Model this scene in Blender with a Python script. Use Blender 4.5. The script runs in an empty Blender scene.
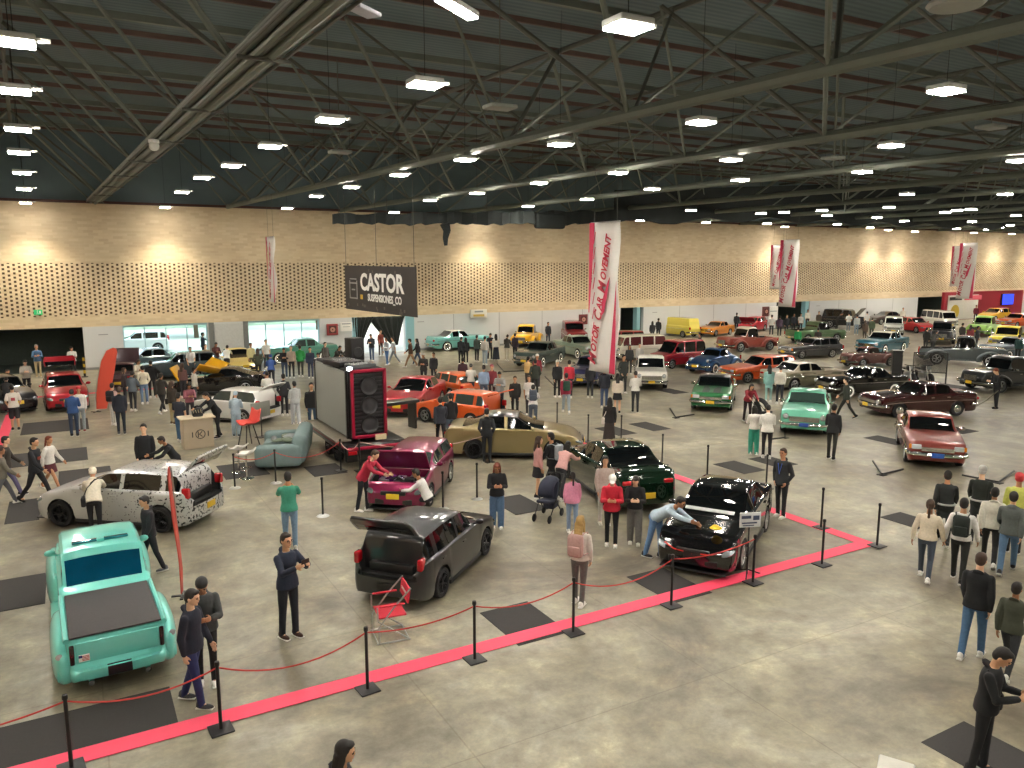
import bpy, bmesh, math, random
from mathutils import Vector, Matrix
R = math.radians
rnd = random.Random(11)
SC = bpy.context.scene
COL = SC.collection
# ------------------------------------------------------------------ camera
CAM_H, YAW, PITCH, FPX = 6.2, R(29.5), math.atan(122 / 780.0), 780.0
cam_d = bpy.data.cameras.new('camera'); cam = bpy.data.objects.new('camera', cam_d); COL.objects.link(cam)
cam.location = (0, 0, CAM_H); cam.rotation_euler = (R(90) - PITCH, 0, -YAW)
cam_d.sensor_width = 36; cam_d.lens = FPX / 1024 * 36; cam_d.clip_end = 500
SC.camera = cam
_f = Vector((math.sin(YAW) * math.cos(PITCH), math.cos(YAW) * math.cos(PITCH), -math.sin(PITCH)))
_r = Vector((math.cos(YAW), -math.sin(YAW), 0)); _u = _r.cross(_f)
def G(px, py, z=0.0):
    """where the photograph's pixel meets the horizontal plane at height z"""
    d = _f * FPX + _r * (px - 512) + _u * (384 - py)
    t = (z - CAM_H) / d.z
    return Vector((d.x * t, d.y * t, z))
def onY(px, py, Y):
    d = _f * FPX + _r * (px - 512) + _u * (384 - py)
    t = Y / d.y
    return Vector((d.x * t, Y, CAM_H + d.z * t))
# ------------------------------------------------------------------ materials
MATS = {}
def srgb(c):
    if isinstance(c, str):
        c = tuple(int(c[i:i + 2], 16) / 255 for i in (0, 2, 4))
    return tuple(x / 12.92 if x <= .04045 else ((x + .055) / 1.055) ** 2.4 for x in c)
def M(col, rough=.6, metal=0., coat=0., var=.12, scale=9., emit=0., trans=0., key=None):
    k = key or (col, rough, metal, coat, var, scale, emit, trans)
    if k in MATS: return MATS[k]
    m = bpy.data.materials.new('mat_%d' % len(MATS)); m.use_nodes = True
    nt = m.node_tree; b = nt.nodes['Principled BSDF']
    c = srgb(col)
    b.inputs['Roughness'].default_value = rough; b.inputs['Metallic'].default_value = metal
    b.inputs['Coat Weight'].default_value = coat; b.inputs['Coat Roughness'].default_value = .04
    b.inputs['Transmission Weight'].default_value = trans
    if var > 0:
        tc = nt.nodes.new('ShaderNodeTexCoord'); n = nt.nodes.new('ShaderNodeTexNoise'); n.inputs['Scale'].default_value = scale
        n.inputs['Detail'].default_value = 2
        mx = nt.nodes.new('ShaderNodeMix'); mx.data_type = 'RGBA'
        mx.inputs[6].default_value = tuple(x * (1 - var) for x in c) + (1,); mx.inputs[7].default_value = tuple(min(1, x * (1 + var)) for x in c) + (1,)
        nt.links.new(tc.outputs['Object'], n.inputs['Vector']); nt.links.new(n.outputs[0], mx.inputs[0]); nt.links.new(mx.outputs[2], b.inputs['Base Color'])
    else:
        b.inputs['Base Color'].default_value = c + (1,)
    if emit:
        b.inputs['Emission Color'].default_value = c + (1,); b.inputs['Emission Strength'].default_value = emit
    m.diffuse_color = c + (1,)
    MATS[k] = m
    return m
def paint(c, metal=.25, rough=.28): return M(c, rough, metal, 1.0, .03, 3.)
def cloth(c): return M(c, .85, 0, 0, .22, 24.)
CHROME = M('d8d8d4', .12, 1., 0, 0); STEEL = M('b9bbba', .3, 1., 0, .05)
BLACK = M('121214', .45, 0, 0, .1); RUBBER = M('17171a', .75, 0, 0, .15); DARKIN = M('0d0d0f', .8, 0, 0, .2)
TINT = M('07090b', .03, 0, .5, 0); TINTB = M('0b5577', .05, .4, .6, .25, 2.); LIGHTGL = M('39423f', .04, .1, .5, .3, 3.)
REDL = M('b0101c', .15, 0, 1, .05); LENS = M('dfe6ea', .08, .5, 1, .05); AMBER = M('d97816', .2, 0, 1, 0); PLATE = M('d7b42a', .5, 0, 0, .05); WHITE = M('e6e5e0', .5, 0, 0, .04)
SKIN = [M(c, .55, 0, 0, .06) for c in ('c99a78', 'b98564', 'd9ae8f', 'a06f50')]
# ------------------------------------------------------------------ mesh collector
class MB:
    def __init__(s): s.v = []; s.f = []; s.m = []
    def add(s, vs, fs, mi=0):
        b = len(s.v); s.v += [tuple(x) for x in vs]
        for f in fs: s.f.append(tuple(i + b for i in f)); s.m.append(mi)
        return s
    def box(s, c, d, mi=0, rot=None, bev=0):
        if bev:
            bm = bmesh.new(); bmesh.ops.create_cube(bm, size=1)
            for v in bm.verts: v.co = Vector((v.co.x * d[0], v.co.y * d[1], v.co.z * d[2]))
            bmesh.ops.bevel(bm, geom=list(bm.edges), offset=bev, segments=3, affect='EDGES', profile=.5)
            bm.verts.index_update(); vs = [v.co.copy() for v in bm.verts]; fs = [[v.index for v in f.verts] for f in bm.faces]; bm.free()
        else:
            vs = [Vector((x * d[0] / 2, y * d[1] / 2, z * d[2] / 2)) for x in (-1, 1) for y in (-1, 1) for z in (-1, 1)]
            fs = [(0, 1, 3, 2), (4, 6, 7, 5), (0, 4, 5, 1), (2, 3, 7, 6), (0, 2, 6, 4), (1, 5, 7, 3)]
        if rot is not None: vs = [rot @ v for v in vs]
        return s.add([v + Vector(c) for v in vs], fs, mi)
    def tube(s, pts, r, n=8, mi=0, closed=False, ell=1.):
        P = [Vector(p) for p in pts]; N = len(P); rs = r if isinstance(r, (list, tuple)) else [r] * N
        vs = []; up = Vector((0, 0, 1)); px_ = None
        for i, p in enumerate(P):
            d = (P[min(i + 1, N - 1)] - P[max(i - 1, 0)]) if not closed else (P[(i + 1) % N] - P[i - 1])
            if d.length < 1e-9: d = Vector((0, 0, 1))
            d.normalize()
            x = d.cross(up if abs(d.z) < .9 else Vector((1, 0, 0))) if px_ is None else px_ - d * px_.dot(d)
            if x.length < 1e-6: x = d.cross(Vector((.3, .9, .2)))
            x.normalize(); px_ = x; y = x.cross(d).normalized()
            for k in range(n):
                t = 2 * math.pi * k / n
                vs.append(p + x * (math.cos(t) * rs[i]) + y * (math.sin(t) * rs[i] * ell))
        fs = [(i * n + k, i * n + (k + 1) % n, ((i + 1) % N) * n + (k + 1) % n, ((i + 1) % N) * n + k) for i in range(N if closed else N - 1) for k in range(n)]
        if not closed: fs += [tuple(range(n))[::-1], tuple((N - 1) * n + k for k in range(n))]
        return s.add(vs, fs, mi)
    def ell(s, c, rad, nu=12, nv=8, mi=0, rot=None):
        vs = [Vector((0, 0, rad[2]))]
        for j in range(1, nv):
            ph = math.pi * j / nv
            for i in range(nu):
                t = 2 * math.pi * i / nu
                vs.append(Vector((rad[0] * math.sin(ph) * math.cos(t), rad[1] * math.sin(ph) * math.sin(t), rad[2] * math.cos(ph))))
        vs.append(Vector((0, 0, -rad[2])))
        fs = [(0, 1 + i, 1 + (i + 1) % nu) for i in range(nu)]
        for j in range(nv - 2):
            for i in range(nu):
                a = 1 + j * nu; fs.append((a + i, a + nu + i, a + nu + (i + 1) % nu, a + (i + 1) % nu))
        a = 1 + (nv - 2) * nu; L = len(vs) - 1
        fs += [(L, a + (i + 1) % nu, a + i) for i in range(nu)]
        if rot is not None: vs = [rot @ v for v in vs]
        return s.add([v + Vector(c) for v in vs], fs, mi)
    def lathe(s, prof, c=(0, 0, 0), axis='Z', n=20, mi=0, mis=None):
        """prof: (radius, height along axis)"""
        c = Vector(c); vs = []
        for (r, h) in prof:
            for k in range(n):
                t = 2 * math.pi * k / n; a, b = r * math.cos(t), r * math.sin(t)
                vs.append(c + (Vector((a, b, h)) if axis == 'Z' else Vector((a, h, b)) if axis == 'Y' else Vector((h, a, b))))
        base = len(s.v); s.v += [tuple(v) for v in vs]
        for i in range(len(prof) - 1):
            for k in range(n):
                s.f.append((base + i * n + k, base + i * n + (k + 1) % n, base + (i + 1) * n + (k + 1) % n, base + (i + 1) * n + k)); s.m.append(mis[i] if mis else mi)
        return s
    def prism(s, poly, z0, z1, mi=0, fn=None):
        n = len(poly); vs = [Vector((p[0], p[1], z0)) for p in poly] + [Vector((p[0], p[1], z1)) for p in poly]
        if fn: vs = [fn(v) for v in vs]
        fs = [tuple(range(n))[::-1], tuple(range(n, 2 * n))] + [(i, (i + 1) % n, n + (i + 1) % n, n + i) for i in range(n)]
        return s.add(vs, fs, mi)
    def mesh(s, name, mats, smooth=True, angle=40, norm=True):
        me = bpy.data.meshes.new(name); me.from_pydata(s.v, [], s.f)
        for m in (mats if isinstance(mats, (list, tuple)) else [mats]): me.materials.append(m)
        me.polygons.foreach_set('material_index', s.m)
        if norm:
            bm = bmesh.new(); bm.from_mesh(me); bmesh.ops.recalc_face_normals(bm, faces=bm.faces); bm.to_mesh(me); bm.free()
        if smooth:
            me.polygons.foreach_set('use_smooth', [True] * len(me.polygons)); me.set_sharp_from_angle(angle=R(angle))
        me.update(); return me
    def build(s, name, mats, parent=None, loc=None, **k):
        o = bpy.data.objects.new(name, s.mesh(name, mats, **k)); COL.objects.link(o)
        if parent is not None: o.parent = parent
        if loc is not None: o.location = loc
        return o
def tag(o, label=None, cat=None, group=None, kind=None):
    if label: o['label'] = label
    if cat: o['category'] = cat
    if group: o['group'] = group
    if kind: o['kind'] = kind
    return o
def empty(name, loc, rz=0., label=None, cat=None, group=None):
    o = bpy.data.objects.new(name, None); COL.objects.link(o); o.empty_display_size = .2
    o.location = loc; o.rotation_euler = (0, 0, rz)
    return tag(o, label, cat, group)
def struct(name, mb, mats, **k):
    k.setdefault('smooth', False)
    return tag(mb.build(name, mats, **k), kind='structure')
def text_mesh(name, body, size, mat, parent, loc, rot, ext=.004, shear=0., sx=1., align='CENTER', bold=0.):
    cu = bpy.data.curves.new(name, 'FONT'); cu.body = body; cu.size = size; cu.extrude = ext; cu.shear = shear; cu.align_x = align; cu.align_y = 'CENTER'; cu.offset = bold; cu.resolution_u = 3
    t = bpy.data.objects.new(name, cu); COL.objects.link(t)
    dg = bpy.context.evaluated_depsgraph_get(); me = bpy.data.meshes.new_from_object(t.evaluated_get(dg)); bpy.data.objects.remove(t)
    me.materials.clear(); me.materials.append(mat)
    o = bpy.data.objects.new(name, me); COL.objects.link(o); o.parent = parent; o.location = loc; o.rotation_euler = rot; o.scale = (sx, 1, 1)
    return o
# ------------------------------------------------------------------ the hall
XL, XR, YB, YW, ZR = -14., 150., -10., 51.2, 13.6
def node_mat(name):
    m = bpy.data.materials.new(name); m.use_nodes = True
    return m, m.node_tree, m.node_tree.nodes['Principled BSDF']
def ramp(nt, stops):
    r = nt.nodes.new('ShaderNodeValToRGB'); e = r.color_ramp.elements
    while len(e) < len(stops): e.new(.5)
    for k, (p, c) in enumerate(stops): e[k].position = p; e[k].color = srgb(c) + (1,)
    return r
def concrete():
    m, nt, b = node_mat('polished_concrete'); N = nt.nodes.new; L = nt.links.new
    tc = N('ShaderNodeTexCoord')
    n1 = N('ShaderNodeTexNoise'); n1.inputs['Scale'].default_value = .28; n1.inputs['Detail'].default_value = 9; n1.inputs['Roughness'].default_value = .68; n1.inputs['Distortion'].default_value = .6
    r1 = ramp(nt, [(.34, '786d5c'), (.45, '97907b'), (.55, 'aaa48f'), (.68, 'cbc6b2')])
    n2 = N('ShaderNodeTexNoise'); n2.inputs['Scale'].default_value = 1.3; n2.inputs['Detail'].default_value = 8; n2.inputs['Roughness'].default_value = .75
    r2 = ramp(nt, [(.32, '565049'), (.48, '858585'), (.6, 'a5a39c'), (.7, 'cfcbc0')])
    mx = N('ShaderNodeMix'); mx.data_type = 'RGBA'; mx.blend_type = 'OVERLAY'; mx.inputs[0].default_value = .75
    br = N('ShaderNodeTexBrick'); br.inputs['Scale'].default_value = 1; br.inputs['Brick Width'].default_value = 4.05; br.inputs['Row Height'].default_value = 4.05; br.inputs['Mortar Size'].default_value = .012; br.offset = 0.
    br.inputs['Color1'].default_value = (1, 1, 1, 1); br.inputs['Color2'].default_value = (.93, .94, .95, 1); br.inputs['Mortar'].default_value = (.74, .72, .7, 1)
    mm = N('ShaderNodeMix'); mm.data_type = 'RGBA'; mm.blend_type = 'MULTIPLY'; mm.inputs[0].default_value = .85
    L(tc.outputs['Object'], n1.inputs['Vector']); L(tc.outputs['Object'], n2.inputs['Vector']); L(tc.outputs['Object'], br.inputs['Vector'])
    L(n1.outputs[0], r1.inputs[0]); L(n2.outputs[0], r2.inputs[0]); L(r1.outputs[0], mx.inputs[6]); L(r2.outputs[0], mx.inputs[7])
    L(mx.outputs[2], mm.inputs[6]); L(br.outputs['Color'], mm.inputs[7]); L(mm.outputs[2], b.inputs['Base Color'])
    rr = N('ShaderNodeMapRange'); rr.inputs[3].default_value = .26; rr.inputs[4].default_value = .5
    L(n2.outputs[0], rr.inputs[0]); L(rr.outputs[0], b.inputs['Roughness']); b.inputs['Specular IOR Level'].default_value = .45
    return m
def brick_wall():
    """sandy brick with a band of staggered dark slots between 3.15 m and 6.15 m"""
    m, nt, b = node_mat('sand_brick'); N = nt.nodes.new; L = nt.links.new
    tc = N('ShaderNodeTexCoord'); sp = N('ShaderNodeSeparateXYZ'); L(tc.outputs['Object'], sp.inputs[0])
    cb = N('ShaderNodeCombineXYZ'); L(sp.outputs[0], cb.inputs[0]); L(sp.outputs[2], cb.inputs[1])
    br = N('ShaderNodeTexBrick'); br.inputs['Scale'].default_value = 1; br.inputs['Brick Width'].default_value = .5; br.inputs['Row Height'].default_value = .16; br.inputs['Mortar Size'].default_value = .012
    br.inputs['Color1'].default_value = srgb('dccdb0') + (1,); br.inputs['Color2'].default_value = srgb('d0c0a0') + (1,); br.inputs['Mortar'].default_value = srgb('d6c7a8') + (1,)
    L(cb.outputs[0], br.inputs['Vector'])
    ns = N('ShaderNodeTexNoise'); ns.inputs['Scale'].default_value = .8; ns.inputs['Detail'].default_value = 6; L(cb.outputs[0], ns.inputs['Vector'])
    rp = ramp(nt, [(.3, '707070'), (.7, 'a4a4a4')]); L(ns.outputs[0], rp.inputs[0])
    ov = N('ShaderNodeMix'); ov.data_type = 'RGBA'; ov.blend_type = 'OVERLAY'; ov.inputs[0].default_value = .35; L(br.outputs['Color'], ov.inputs[6]); L(rp.outputs[0], ov.inputs[7])
    def math_(op, a, v=None, bb=None):
        n = N('ShaderNodeMath'); n.operation = op
        L(a, n.inputs[0]) if not isinstance(a, float) else setattr(n.inputs[0], 'default_value', a)
        if bb is not None: L(bb, n.inputs[1])
        elif v is not None: n.inputs[1].default_value = v
        return n.outputs[0]
    u = math_('DIVIDE', sp.outputs[0], .255); col = math_('FLOOR', u); fu = math_('FRACT', u)
    st = math_('MULTIPLY', math_('MODULO', math_('ABSOLUTE', col), 2.), .5)
    v = math_('DIVIDE', sp.outputs[2], .23); fv = math_('FRACT', math_('ADD', v, bb=st))
    hole = math_('MULTIPLY', math_('LESS_THAN', fu, .48), bb=math_('LESS_THAN', fv, .52))
    band = math_('MULTIPLY', math_('GREATER_THAN', sp.outputs[2], 3.15), bb=math_('LESS_THAN', sp.outputs[2], 6.15))
    hole = math_('MULTIPLY', hole, bb=band)
    mx = N('ShaderNodeMix'); mx.data_type = 'RGBA'; L(hole, mx.inputs[0]); L(ov.outputs[2], mx.inputs[6]); mx.inputs[7].default_value = srgb('4a3722') + (1,)
    L(mx.outputs[2], b.inputs['Base Color']); b.inputs['Roughness'].default_value = .85
    bp = N('ShaderNodeBump'); bp.inputs['Strength'].default_value = .3; bp.inputs['Distance'].default_value = .05; bp.invert = True; L(hole, bp.inputs['Height']); L(bp.outputs[0], b.inputs['Normal'])
    return m
def deck_mat():
    m, nt, b = node_mat('dark_roof_deck'); N = nt.nodes.new; L = nt.links.new
    tc = N('ShaderNodeTexCoord'); w = N('ShaderNodeTexWave'); w.inputs['Scale'].default_value = 1.1; w.bands_direction = 'Y'; w.inputs['Distortion'].default_value = .3
    ns = N('ShaderNodeTexNoise'); ns.inputs['Scale'].default_value = .5; ns.inputs['Detail'].default_value = 5
    L(tc.outputs['Object'], w.inputs['Vector']); L(tc.outputs['Object'], ns.inputs['Vector'])
    mx = N('ShaderNodeMix'); mx.data_type = 'FLOAT'; mx.inputs[0].default_value = .35; L(ns.outputs[0], mx.inputs[2]); L(w.outputs[1], mx.inputs[3])
    r = ramp(nt, [(.2, '4b5c61'), (.8, '647477')]); L(mx.outputs[0], r.inputs[0]); L(r.outputs[0], b.inputs['Base Color']); b.inputs['Roughness'].default_value = .8
    return m
FLOOR = concrete(); BRICK = brick_wall(); DECK = deck_mat()
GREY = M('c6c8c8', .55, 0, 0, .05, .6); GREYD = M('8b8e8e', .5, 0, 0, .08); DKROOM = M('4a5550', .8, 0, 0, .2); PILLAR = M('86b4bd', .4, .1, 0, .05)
struct('floor', MB().box(((XL + XR) / 2, (YB + YW) / 2, -.1), (XR - XL, YW - YB, .2)), FLOOR)
struct('wall_back', MB().box(((XL + XR) / 2, YW + .2, (2.5 + ZR) / 2 - 2.0), (XR - XL, .4, 9.6 - 2.5)), BRICK)
# dark fascia over the brick, side walls, the wall behind the camera
struct('trim_1', MB().box(((XL + XR) / 2, YW + .15, (9.6 + ZR) / 2), (XR - XL, .3, ZR - 9.6)), DECK)
struct('trim_2', MB().box(((XL + XR) / 2, YW - .12, 9.55), (XR - XL, .24, .14)), M('4a2f2a', .7))
struct('wall_left', MB().box((XL - .2, (YB + YW) / 2, ZR / 2), (.4, YW - YB, ZR)), BRICK)
struct('wall_right', MB().box((XR + .2, (YB + YW) / 2, ZR / 2), (.4, YW - YB, ZR)), BRICK)
struct('wall_front', MB().box(((XL + XR) / 2, YB - .2, ZR / 2), (XR - XL, .4, ZR)), M('8b8578', .8))
struct('ceiling', MB().box(((XL + XR) / 2, (YB + YW) / 2, ZR + .1), (XR - XL + 1, YW - YB + 1, .2)), DECK)
# lower band of the back wall: grey panels between the openings (X ranges)
OPEN = [('dark', XL, .57), ('glass', 2.63, 7.34), ('glass', 9.73, 14.33), ('curtain', 16.52, 20.35), ('dark', 39.15, 41.54), ('dark', 57.2, 61.7), ('dark', 78.5, 83.5)]
x = XL; panels = []
for k, x0, x1 in OPEN:
    if x0 > x: panels.append((x, x0))
    x = x1
panels.append((x, XR))
for i, (a, b_) in enumerate(panels):
    mb = MB(); mb.box(((a + b_) / 2, YW + .17, 1.25), (b_ - a, .34, 2.5), 0)
    n = max(1, int((b_ - a) / 3.6))
    for k in range(1, n): mb.box((a + (b_ - a) * k / n, YW - .004, 1.25), (.03, .012, 2.5), 1)
    mb.box(((a + b_) / 2, YW - .02, .07), (b_ - a, .04, .14), 1)
    if b_ - a > 1.5:
        mb.box((a + min(1.2, (b_ - a) / 2), YW - .006, 2.02), (.5, .012, .05), 1)
    struct('wall_back_panel_%d' % (i + 1), mb, [GREY, GREYD])
    if abs(a - 7.34) < .01:   # door leaf between the two windows
        d = struct('door_1', MB().box((8.6, YW - .03, 1.2), (1.7, .06, 2.4), 0, bev=.01), [M('bdbfbd', .5)])
        tr = MB()
        for xx in (7.55, 9.6): tr.box((xx, YW - .06, 1.25), (.3, .14, 2.5))
        struct('trim_3', tr, M('6f7371', .5))
# rooms behind the dark openings
for i, (k, x0, x1) in enumerate(OPEN):
    if k in ('dark', 'curtain'):
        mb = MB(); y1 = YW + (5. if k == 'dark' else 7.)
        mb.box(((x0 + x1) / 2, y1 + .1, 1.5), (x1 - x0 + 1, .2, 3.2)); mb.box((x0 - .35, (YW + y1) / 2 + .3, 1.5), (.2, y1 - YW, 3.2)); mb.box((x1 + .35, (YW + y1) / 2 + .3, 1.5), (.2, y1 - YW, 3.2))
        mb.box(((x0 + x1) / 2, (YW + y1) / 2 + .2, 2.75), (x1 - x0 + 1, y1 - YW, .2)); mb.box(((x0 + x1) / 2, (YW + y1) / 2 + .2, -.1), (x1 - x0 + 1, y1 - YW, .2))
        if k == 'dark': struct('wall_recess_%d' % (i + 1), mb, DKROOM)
# pale blue door pillars
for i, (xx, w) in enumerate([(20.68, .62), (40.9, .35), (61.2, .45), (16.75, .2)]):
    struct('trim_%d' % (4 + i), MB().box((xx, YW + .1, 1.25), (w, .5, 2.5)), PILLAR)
# glazed openings
GLASS, nt, b = node_mat('pale_glass'); b.inputs['Base Color'].default_value = (.75, .95, 1, 1); b.inputs['Roughness'].default_value = 0; b.inputs['Transmission Weight'].default_value = 1; b.inputs['IOR'].default_value = 1.02
for i, (x0, x1) in enumerate([(2.63, 7.34), (9.73, 14.33)]):
    mb = MB()
    n = 4
    for k in range(n + 1): mb.box((x0 + (x1 - x0) * k / n, YW + .2, 1.25), (.05 if 0 < k < n else .12, .1, 2.5), 0)
    mb.box(((x0 + x1) / 2, YW + .2, 2.44), (x1 - x0, .1, .12), 0); mb.box(((x0 + x1) / 2, YW + .2, .05), (x1 - x0, .1, .1), 0)
    w = struct('window_%d' % (i + 1), mb, M('9fc2cc', .4, .3))
    MB().box(((x0 + x1) / 2, YW + .2, 1.25), (x1 - x0, .02, 2.4)).build('window_pane', GLASS, w, smooth=False)
# outdoors: paving, hedge trees, a parked car comes later
struct('ground_outside', MB().box((30, YW + 27, -.06), (120, 53, .1)), M('b9bcb2', .9, 0, 0, .2, .5))
# ------------------------------------------------------------------ roof trusses
STEELG = M('646a60', .6, .2, 0, .12, 2.); STEELD = M('53554d', .6, .2, 0, .15, 2.); PURL = M('5a463f', .7, .1, 0, .15, 2.)
CH = [-5.6, 1.6, 8.9, 16.0, 23.2, 30.4, 37.6, 44.8, 52., 59.2, 66.4, 73.6, 80.8, 88., 95.2, 102.4, 109.6, 116.8]
ZB, ZT = 9.55, 13.0
YN = [YW - .3 - 5.15 * k for k in range(12)]
def box_beam(mb, p, q, w, h, mi=0):
    p, q = Vector(p), Vector(q); d = q - p; l = d.length; rot = d.to_track_quat('X', 'Z').to_matrix()
    mb.box((p + q) / 2, (l, w, h), mi, rot)
for i, xw_ in enumerate(CH):
    mb = MB(); sl = .038 if i < 2 else .072 if i == 2 else .06; cx = lambda y: xw_ + sl * (YW - y)
    if i == 1:   # the nearest bottom chord carries a bundle of pipes and cable trays
        for dx, dz, r in ((-.24, .1, .10), (-.1, -.02, .07), (.03, .02, .05), (.14, -.04, .09), (.3, .08, .11), (.02, .22, .06), (-.34, .0, .035), (.42, -.02, .03)):
            mb.tube([(cx(YB) + dx, YB, ZB + dz), (cx(YW) + dx * .9, YW, ZB + dz)], r, 8, 0 if r > .06 else 1)
        for k in range(11): mb.box((cx(YW - 2 - k * 5.1), YW - 2 - k * 5.1, ZB - .12), (.85, .08, .05), 1)
    else:
        mb.tube([(cx(YB), YB, ZB), (cx(YW), YW, ZB)], .14, 8, 0)
        mb.tube([(cx(YB) + .2, YB, ZB + .12), (cx(YW) + .2, YW, ZB + .12)], .03, 6, 1)
    mb.tube([(cx(YB) + 3.6, YB, ZT), (cx(YW - 1) + 3.6, YW - 1, ZT)], .08, 6, 1)
    for k, y in enumerate(YN):
        if y < YB + 3: continue
        for xo in (-3.6, 3.6):
            for yo in (-2.57, 2.57):
                if y + yo > YW - 1 : continue
                if i > 2 and yo > 0 and xo > 0: continue
                if i > 3 and (k + i) % 2 and xo < 0: continue
                if i > 6 and yo > 0: continue
                mb.tube([(cx(y) + (.1 if xo > 0 else -.1), y, ZB + .05), (cx(y + yo) + xo * .99, y + yo, ZT)], .065 if (k + (xo > 0)) % 2 else .045, 6, 1 if yo > 0 else 0)
    struct('ceiling_truss_%d' % (i + 1), mb, [STEELG, STEELD], smooth=True)
mb = MB(); mg = MB()
for k in range(25):
    y = YW - 1.2 - 2.4 * k
    if k % 3 == 1:
        box_beam(mg, (XL, y, ZT + .12), (XR, y, ZT + .12), .16, .2)
    else:
        box_beam(mb, (XL, y, ZT + .3), (XR, y, ZT + .3), .1, .16)
struct('ceiling_purlins_1', mb, PURL); struct('ceiling_purlins_2', mg, STEELG)
# ------------------------------------------------------------------ cars
def lerp(a, b, t): return a + (b - a) * t
def interp(P, x):
    if x <= P[0][0]: return P[0][1]
    for (a, b), (c, d) in zip(P, P[1:]):
        if x <= c: return b + (d - b) * (x - a) / max(1e-6, c - a)
    return P[-1][1]
ST = {}
ST['hatch'] = dict(L=4.05, W=1.74, H=1.47, gc=.16, R=.315, xf=1.24, xr=-1.22, top=[(-2.02, .62), (-1.99, .84), (-1.9, .97), (.7, .97), (1.0, .96), (1.72, .80), (1.96, .66), (2.02, .5)],
    cab=(-1.95, -1.68, .12, .98), rw=.74, pil=[(-1.42, -1.28), (-.36, -.26)], sm=.1, rc=.42, hl='modern')
ST['hatch3'] = dict(ST['hatch'], pil=[(-.62, -.48)])
ST['sedan'] = dict(L=4.55, W=1.78, H=1.45, gc=.16, R=.32, xf=1.38, xr=-1.27, top=[(-2.27, .62), (-2.25, .9), (-2.15, 1.03), (-1.6, 1.05), (.9, .97), (1.1, .96), (1.9, .82), (2.2, .66), (2.27, .48)],
    cab=(-1.75, -.9, .15, 1.08), rw=.72, pil=[(-1.14, -1.0), (-.28, -.18)], sm=.12, rc=.45, hl='modern')
ST['boxsedan'] = dict(L=4.6, W=1.74, H=1.41, gc=.2, R=.31, xf=1.4, xr=-1.3, top=[(-2.3, .62), (-2.28, .9), (-2.2, .96), (-1.3, .98), (1.0, .95), (2.15, .86), (2.27, .8), (2.3, .6)],
    cab=(-1.45, -.9, .15, .8), rw=.76, pil=[(-1.05, -.95), (-.3, -.2)], sm=.04, rc=.2, hl='box', chrome=1)
ST['classic'] = dict(L=4.9, W=1.9, H=1.55, gc=.22, R=.345, xf=1.5, xr=-1.4, top=[(-2.45, .65), (-2.43, .95), (-2.35, 1.06), (-1.4, 1.06), (.9, 1.04), (1.2, 1.05), (2.25, 1.0), (2.41, .9), (2.45, .6)],
    cab=(-1.6, -.85, .2, .78), rw=.74, pil=[(-.95, -.86), (-.35, -.25)], sm=.08, rc=.28, hl='round', chrome=1, ww=1)
ST['wagon'] = dict(ST['boxsedan'], H=1.45, top=[(-2.3, .6), (-2.28, .86), (-2.2, .95), (.9, .95), (2.15, .84), (2.27, .76), (2.3, .6)], cab=(-2.2, -1.85, .15, .85), pil=[(-1.86, -1.75), (-1.1, -1.0), (-.3, -.2)])
ST['suv'] = dict(ST['wagon'], L=4.3, W=1.74, H=1.82, gc=.3, R=.37, xf=1.32, xr=-1.25, top=[(-2.15, .7), (-2.13, 1.05), (-2.05, 1.1), (.75, 1.1), (2.0, 1.02), (2.12, .95), (2.15, .6)], cab=(-2.08, -1.95, .45, .8), pil=[(-1.1, -1.0), (-.2, -.1)], rw=.86, hl='round', sm=.05)
ST['van'] = dict(ST['suv'], L=4.2, H=1.9, gc=.24, R=.31, top=[(-2.1, .7), (-2.08, 1.0), (-2.02, 1.12), (1.75, 1.12), (2.0, 1.08), (2.08, .95), (2.1, .6)], cab=(-2.06, -1.9, 1.55, 1.98), pil=[(-1.0, -.88), (.1, .22), (1.1, 1.2)], rw=.84, sm=.08)
ST['minivan'] = dict(ST['van'], cab=(-2.06, -1.85, .75, 1.45), top=[(-2.1, .7), (-2.08, 1.0), (-2.02, 1.05), (1.3, 1.05), (2.0, .95), (2.08, .8), (2.1, .6)])
ST['beetle'] = dict(L=4.0, W=1.5, H=1.48, gc=.2, R=.32, xf=1.2, xr=-1.2, top=[(-2.0, .45), (-1.92, .6), (-1.6, .86), (-1.1, 1.0), (.6, .98), (1.1, .93), (1.7, .72), (1.93, .55), (2.0, .4)],
    cab=(-1.45, -.5, .2, .58), rw=.74, pil=[(-.62, -.5)], sm=.2, rc=.7, hl='round', fend=.2, chrome=1, ww=1)
ST['pickup'] = dict(L=4.8, W=1.82, H=1.75, gc=.28, R=.36, xf=1.42, xr=-1.4, top=[(-2.4, .65), (-2.38, 1.0), (-2.35, 1.05), (-.4, 1.06), (.9, 1.06), (2.2, 1.02), (2.38, .92), (2.4, .62)],
    cab=(-.5, -.36, .55, .95), rw=.8, pil=[], sm=.05, rc=.22, hl='round', chrome=1, rec=(-2.3, -.62, .62))
ST['oldpickup'] = dict(ST['pickup'], W=1.62, fend=.24, rc=.5, H=1.78, top=[(-2.4, .62), (-2.38, .92), (-.5, .98), (.8, 1.08), (2.1, 1.06), (2.34, .94), (2.4, .6)], cab=(-.56, -.36, .5, .84), sm=.1)
ST['hotrod'] = dict(ST['oldpickup'], H=1.5, W=1.3, rc=.4)
ST['coupe'] = dict(ST['sedan'], L=4.3, W=1.82, H=1.24, gc=.11, xf=1.3, xr=-1.25, top=[(-2.15, .6), (-2.12, .85), (-1.95, .93), (.7, .84), (1.0, .82), (1.8, .68), (2.1, .52), (2.15, .4)], cab=(-1.75, -.75, 0., .95), pil=[(-.9, -.75)], rw=.66)
WHEELS = {}
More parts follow.
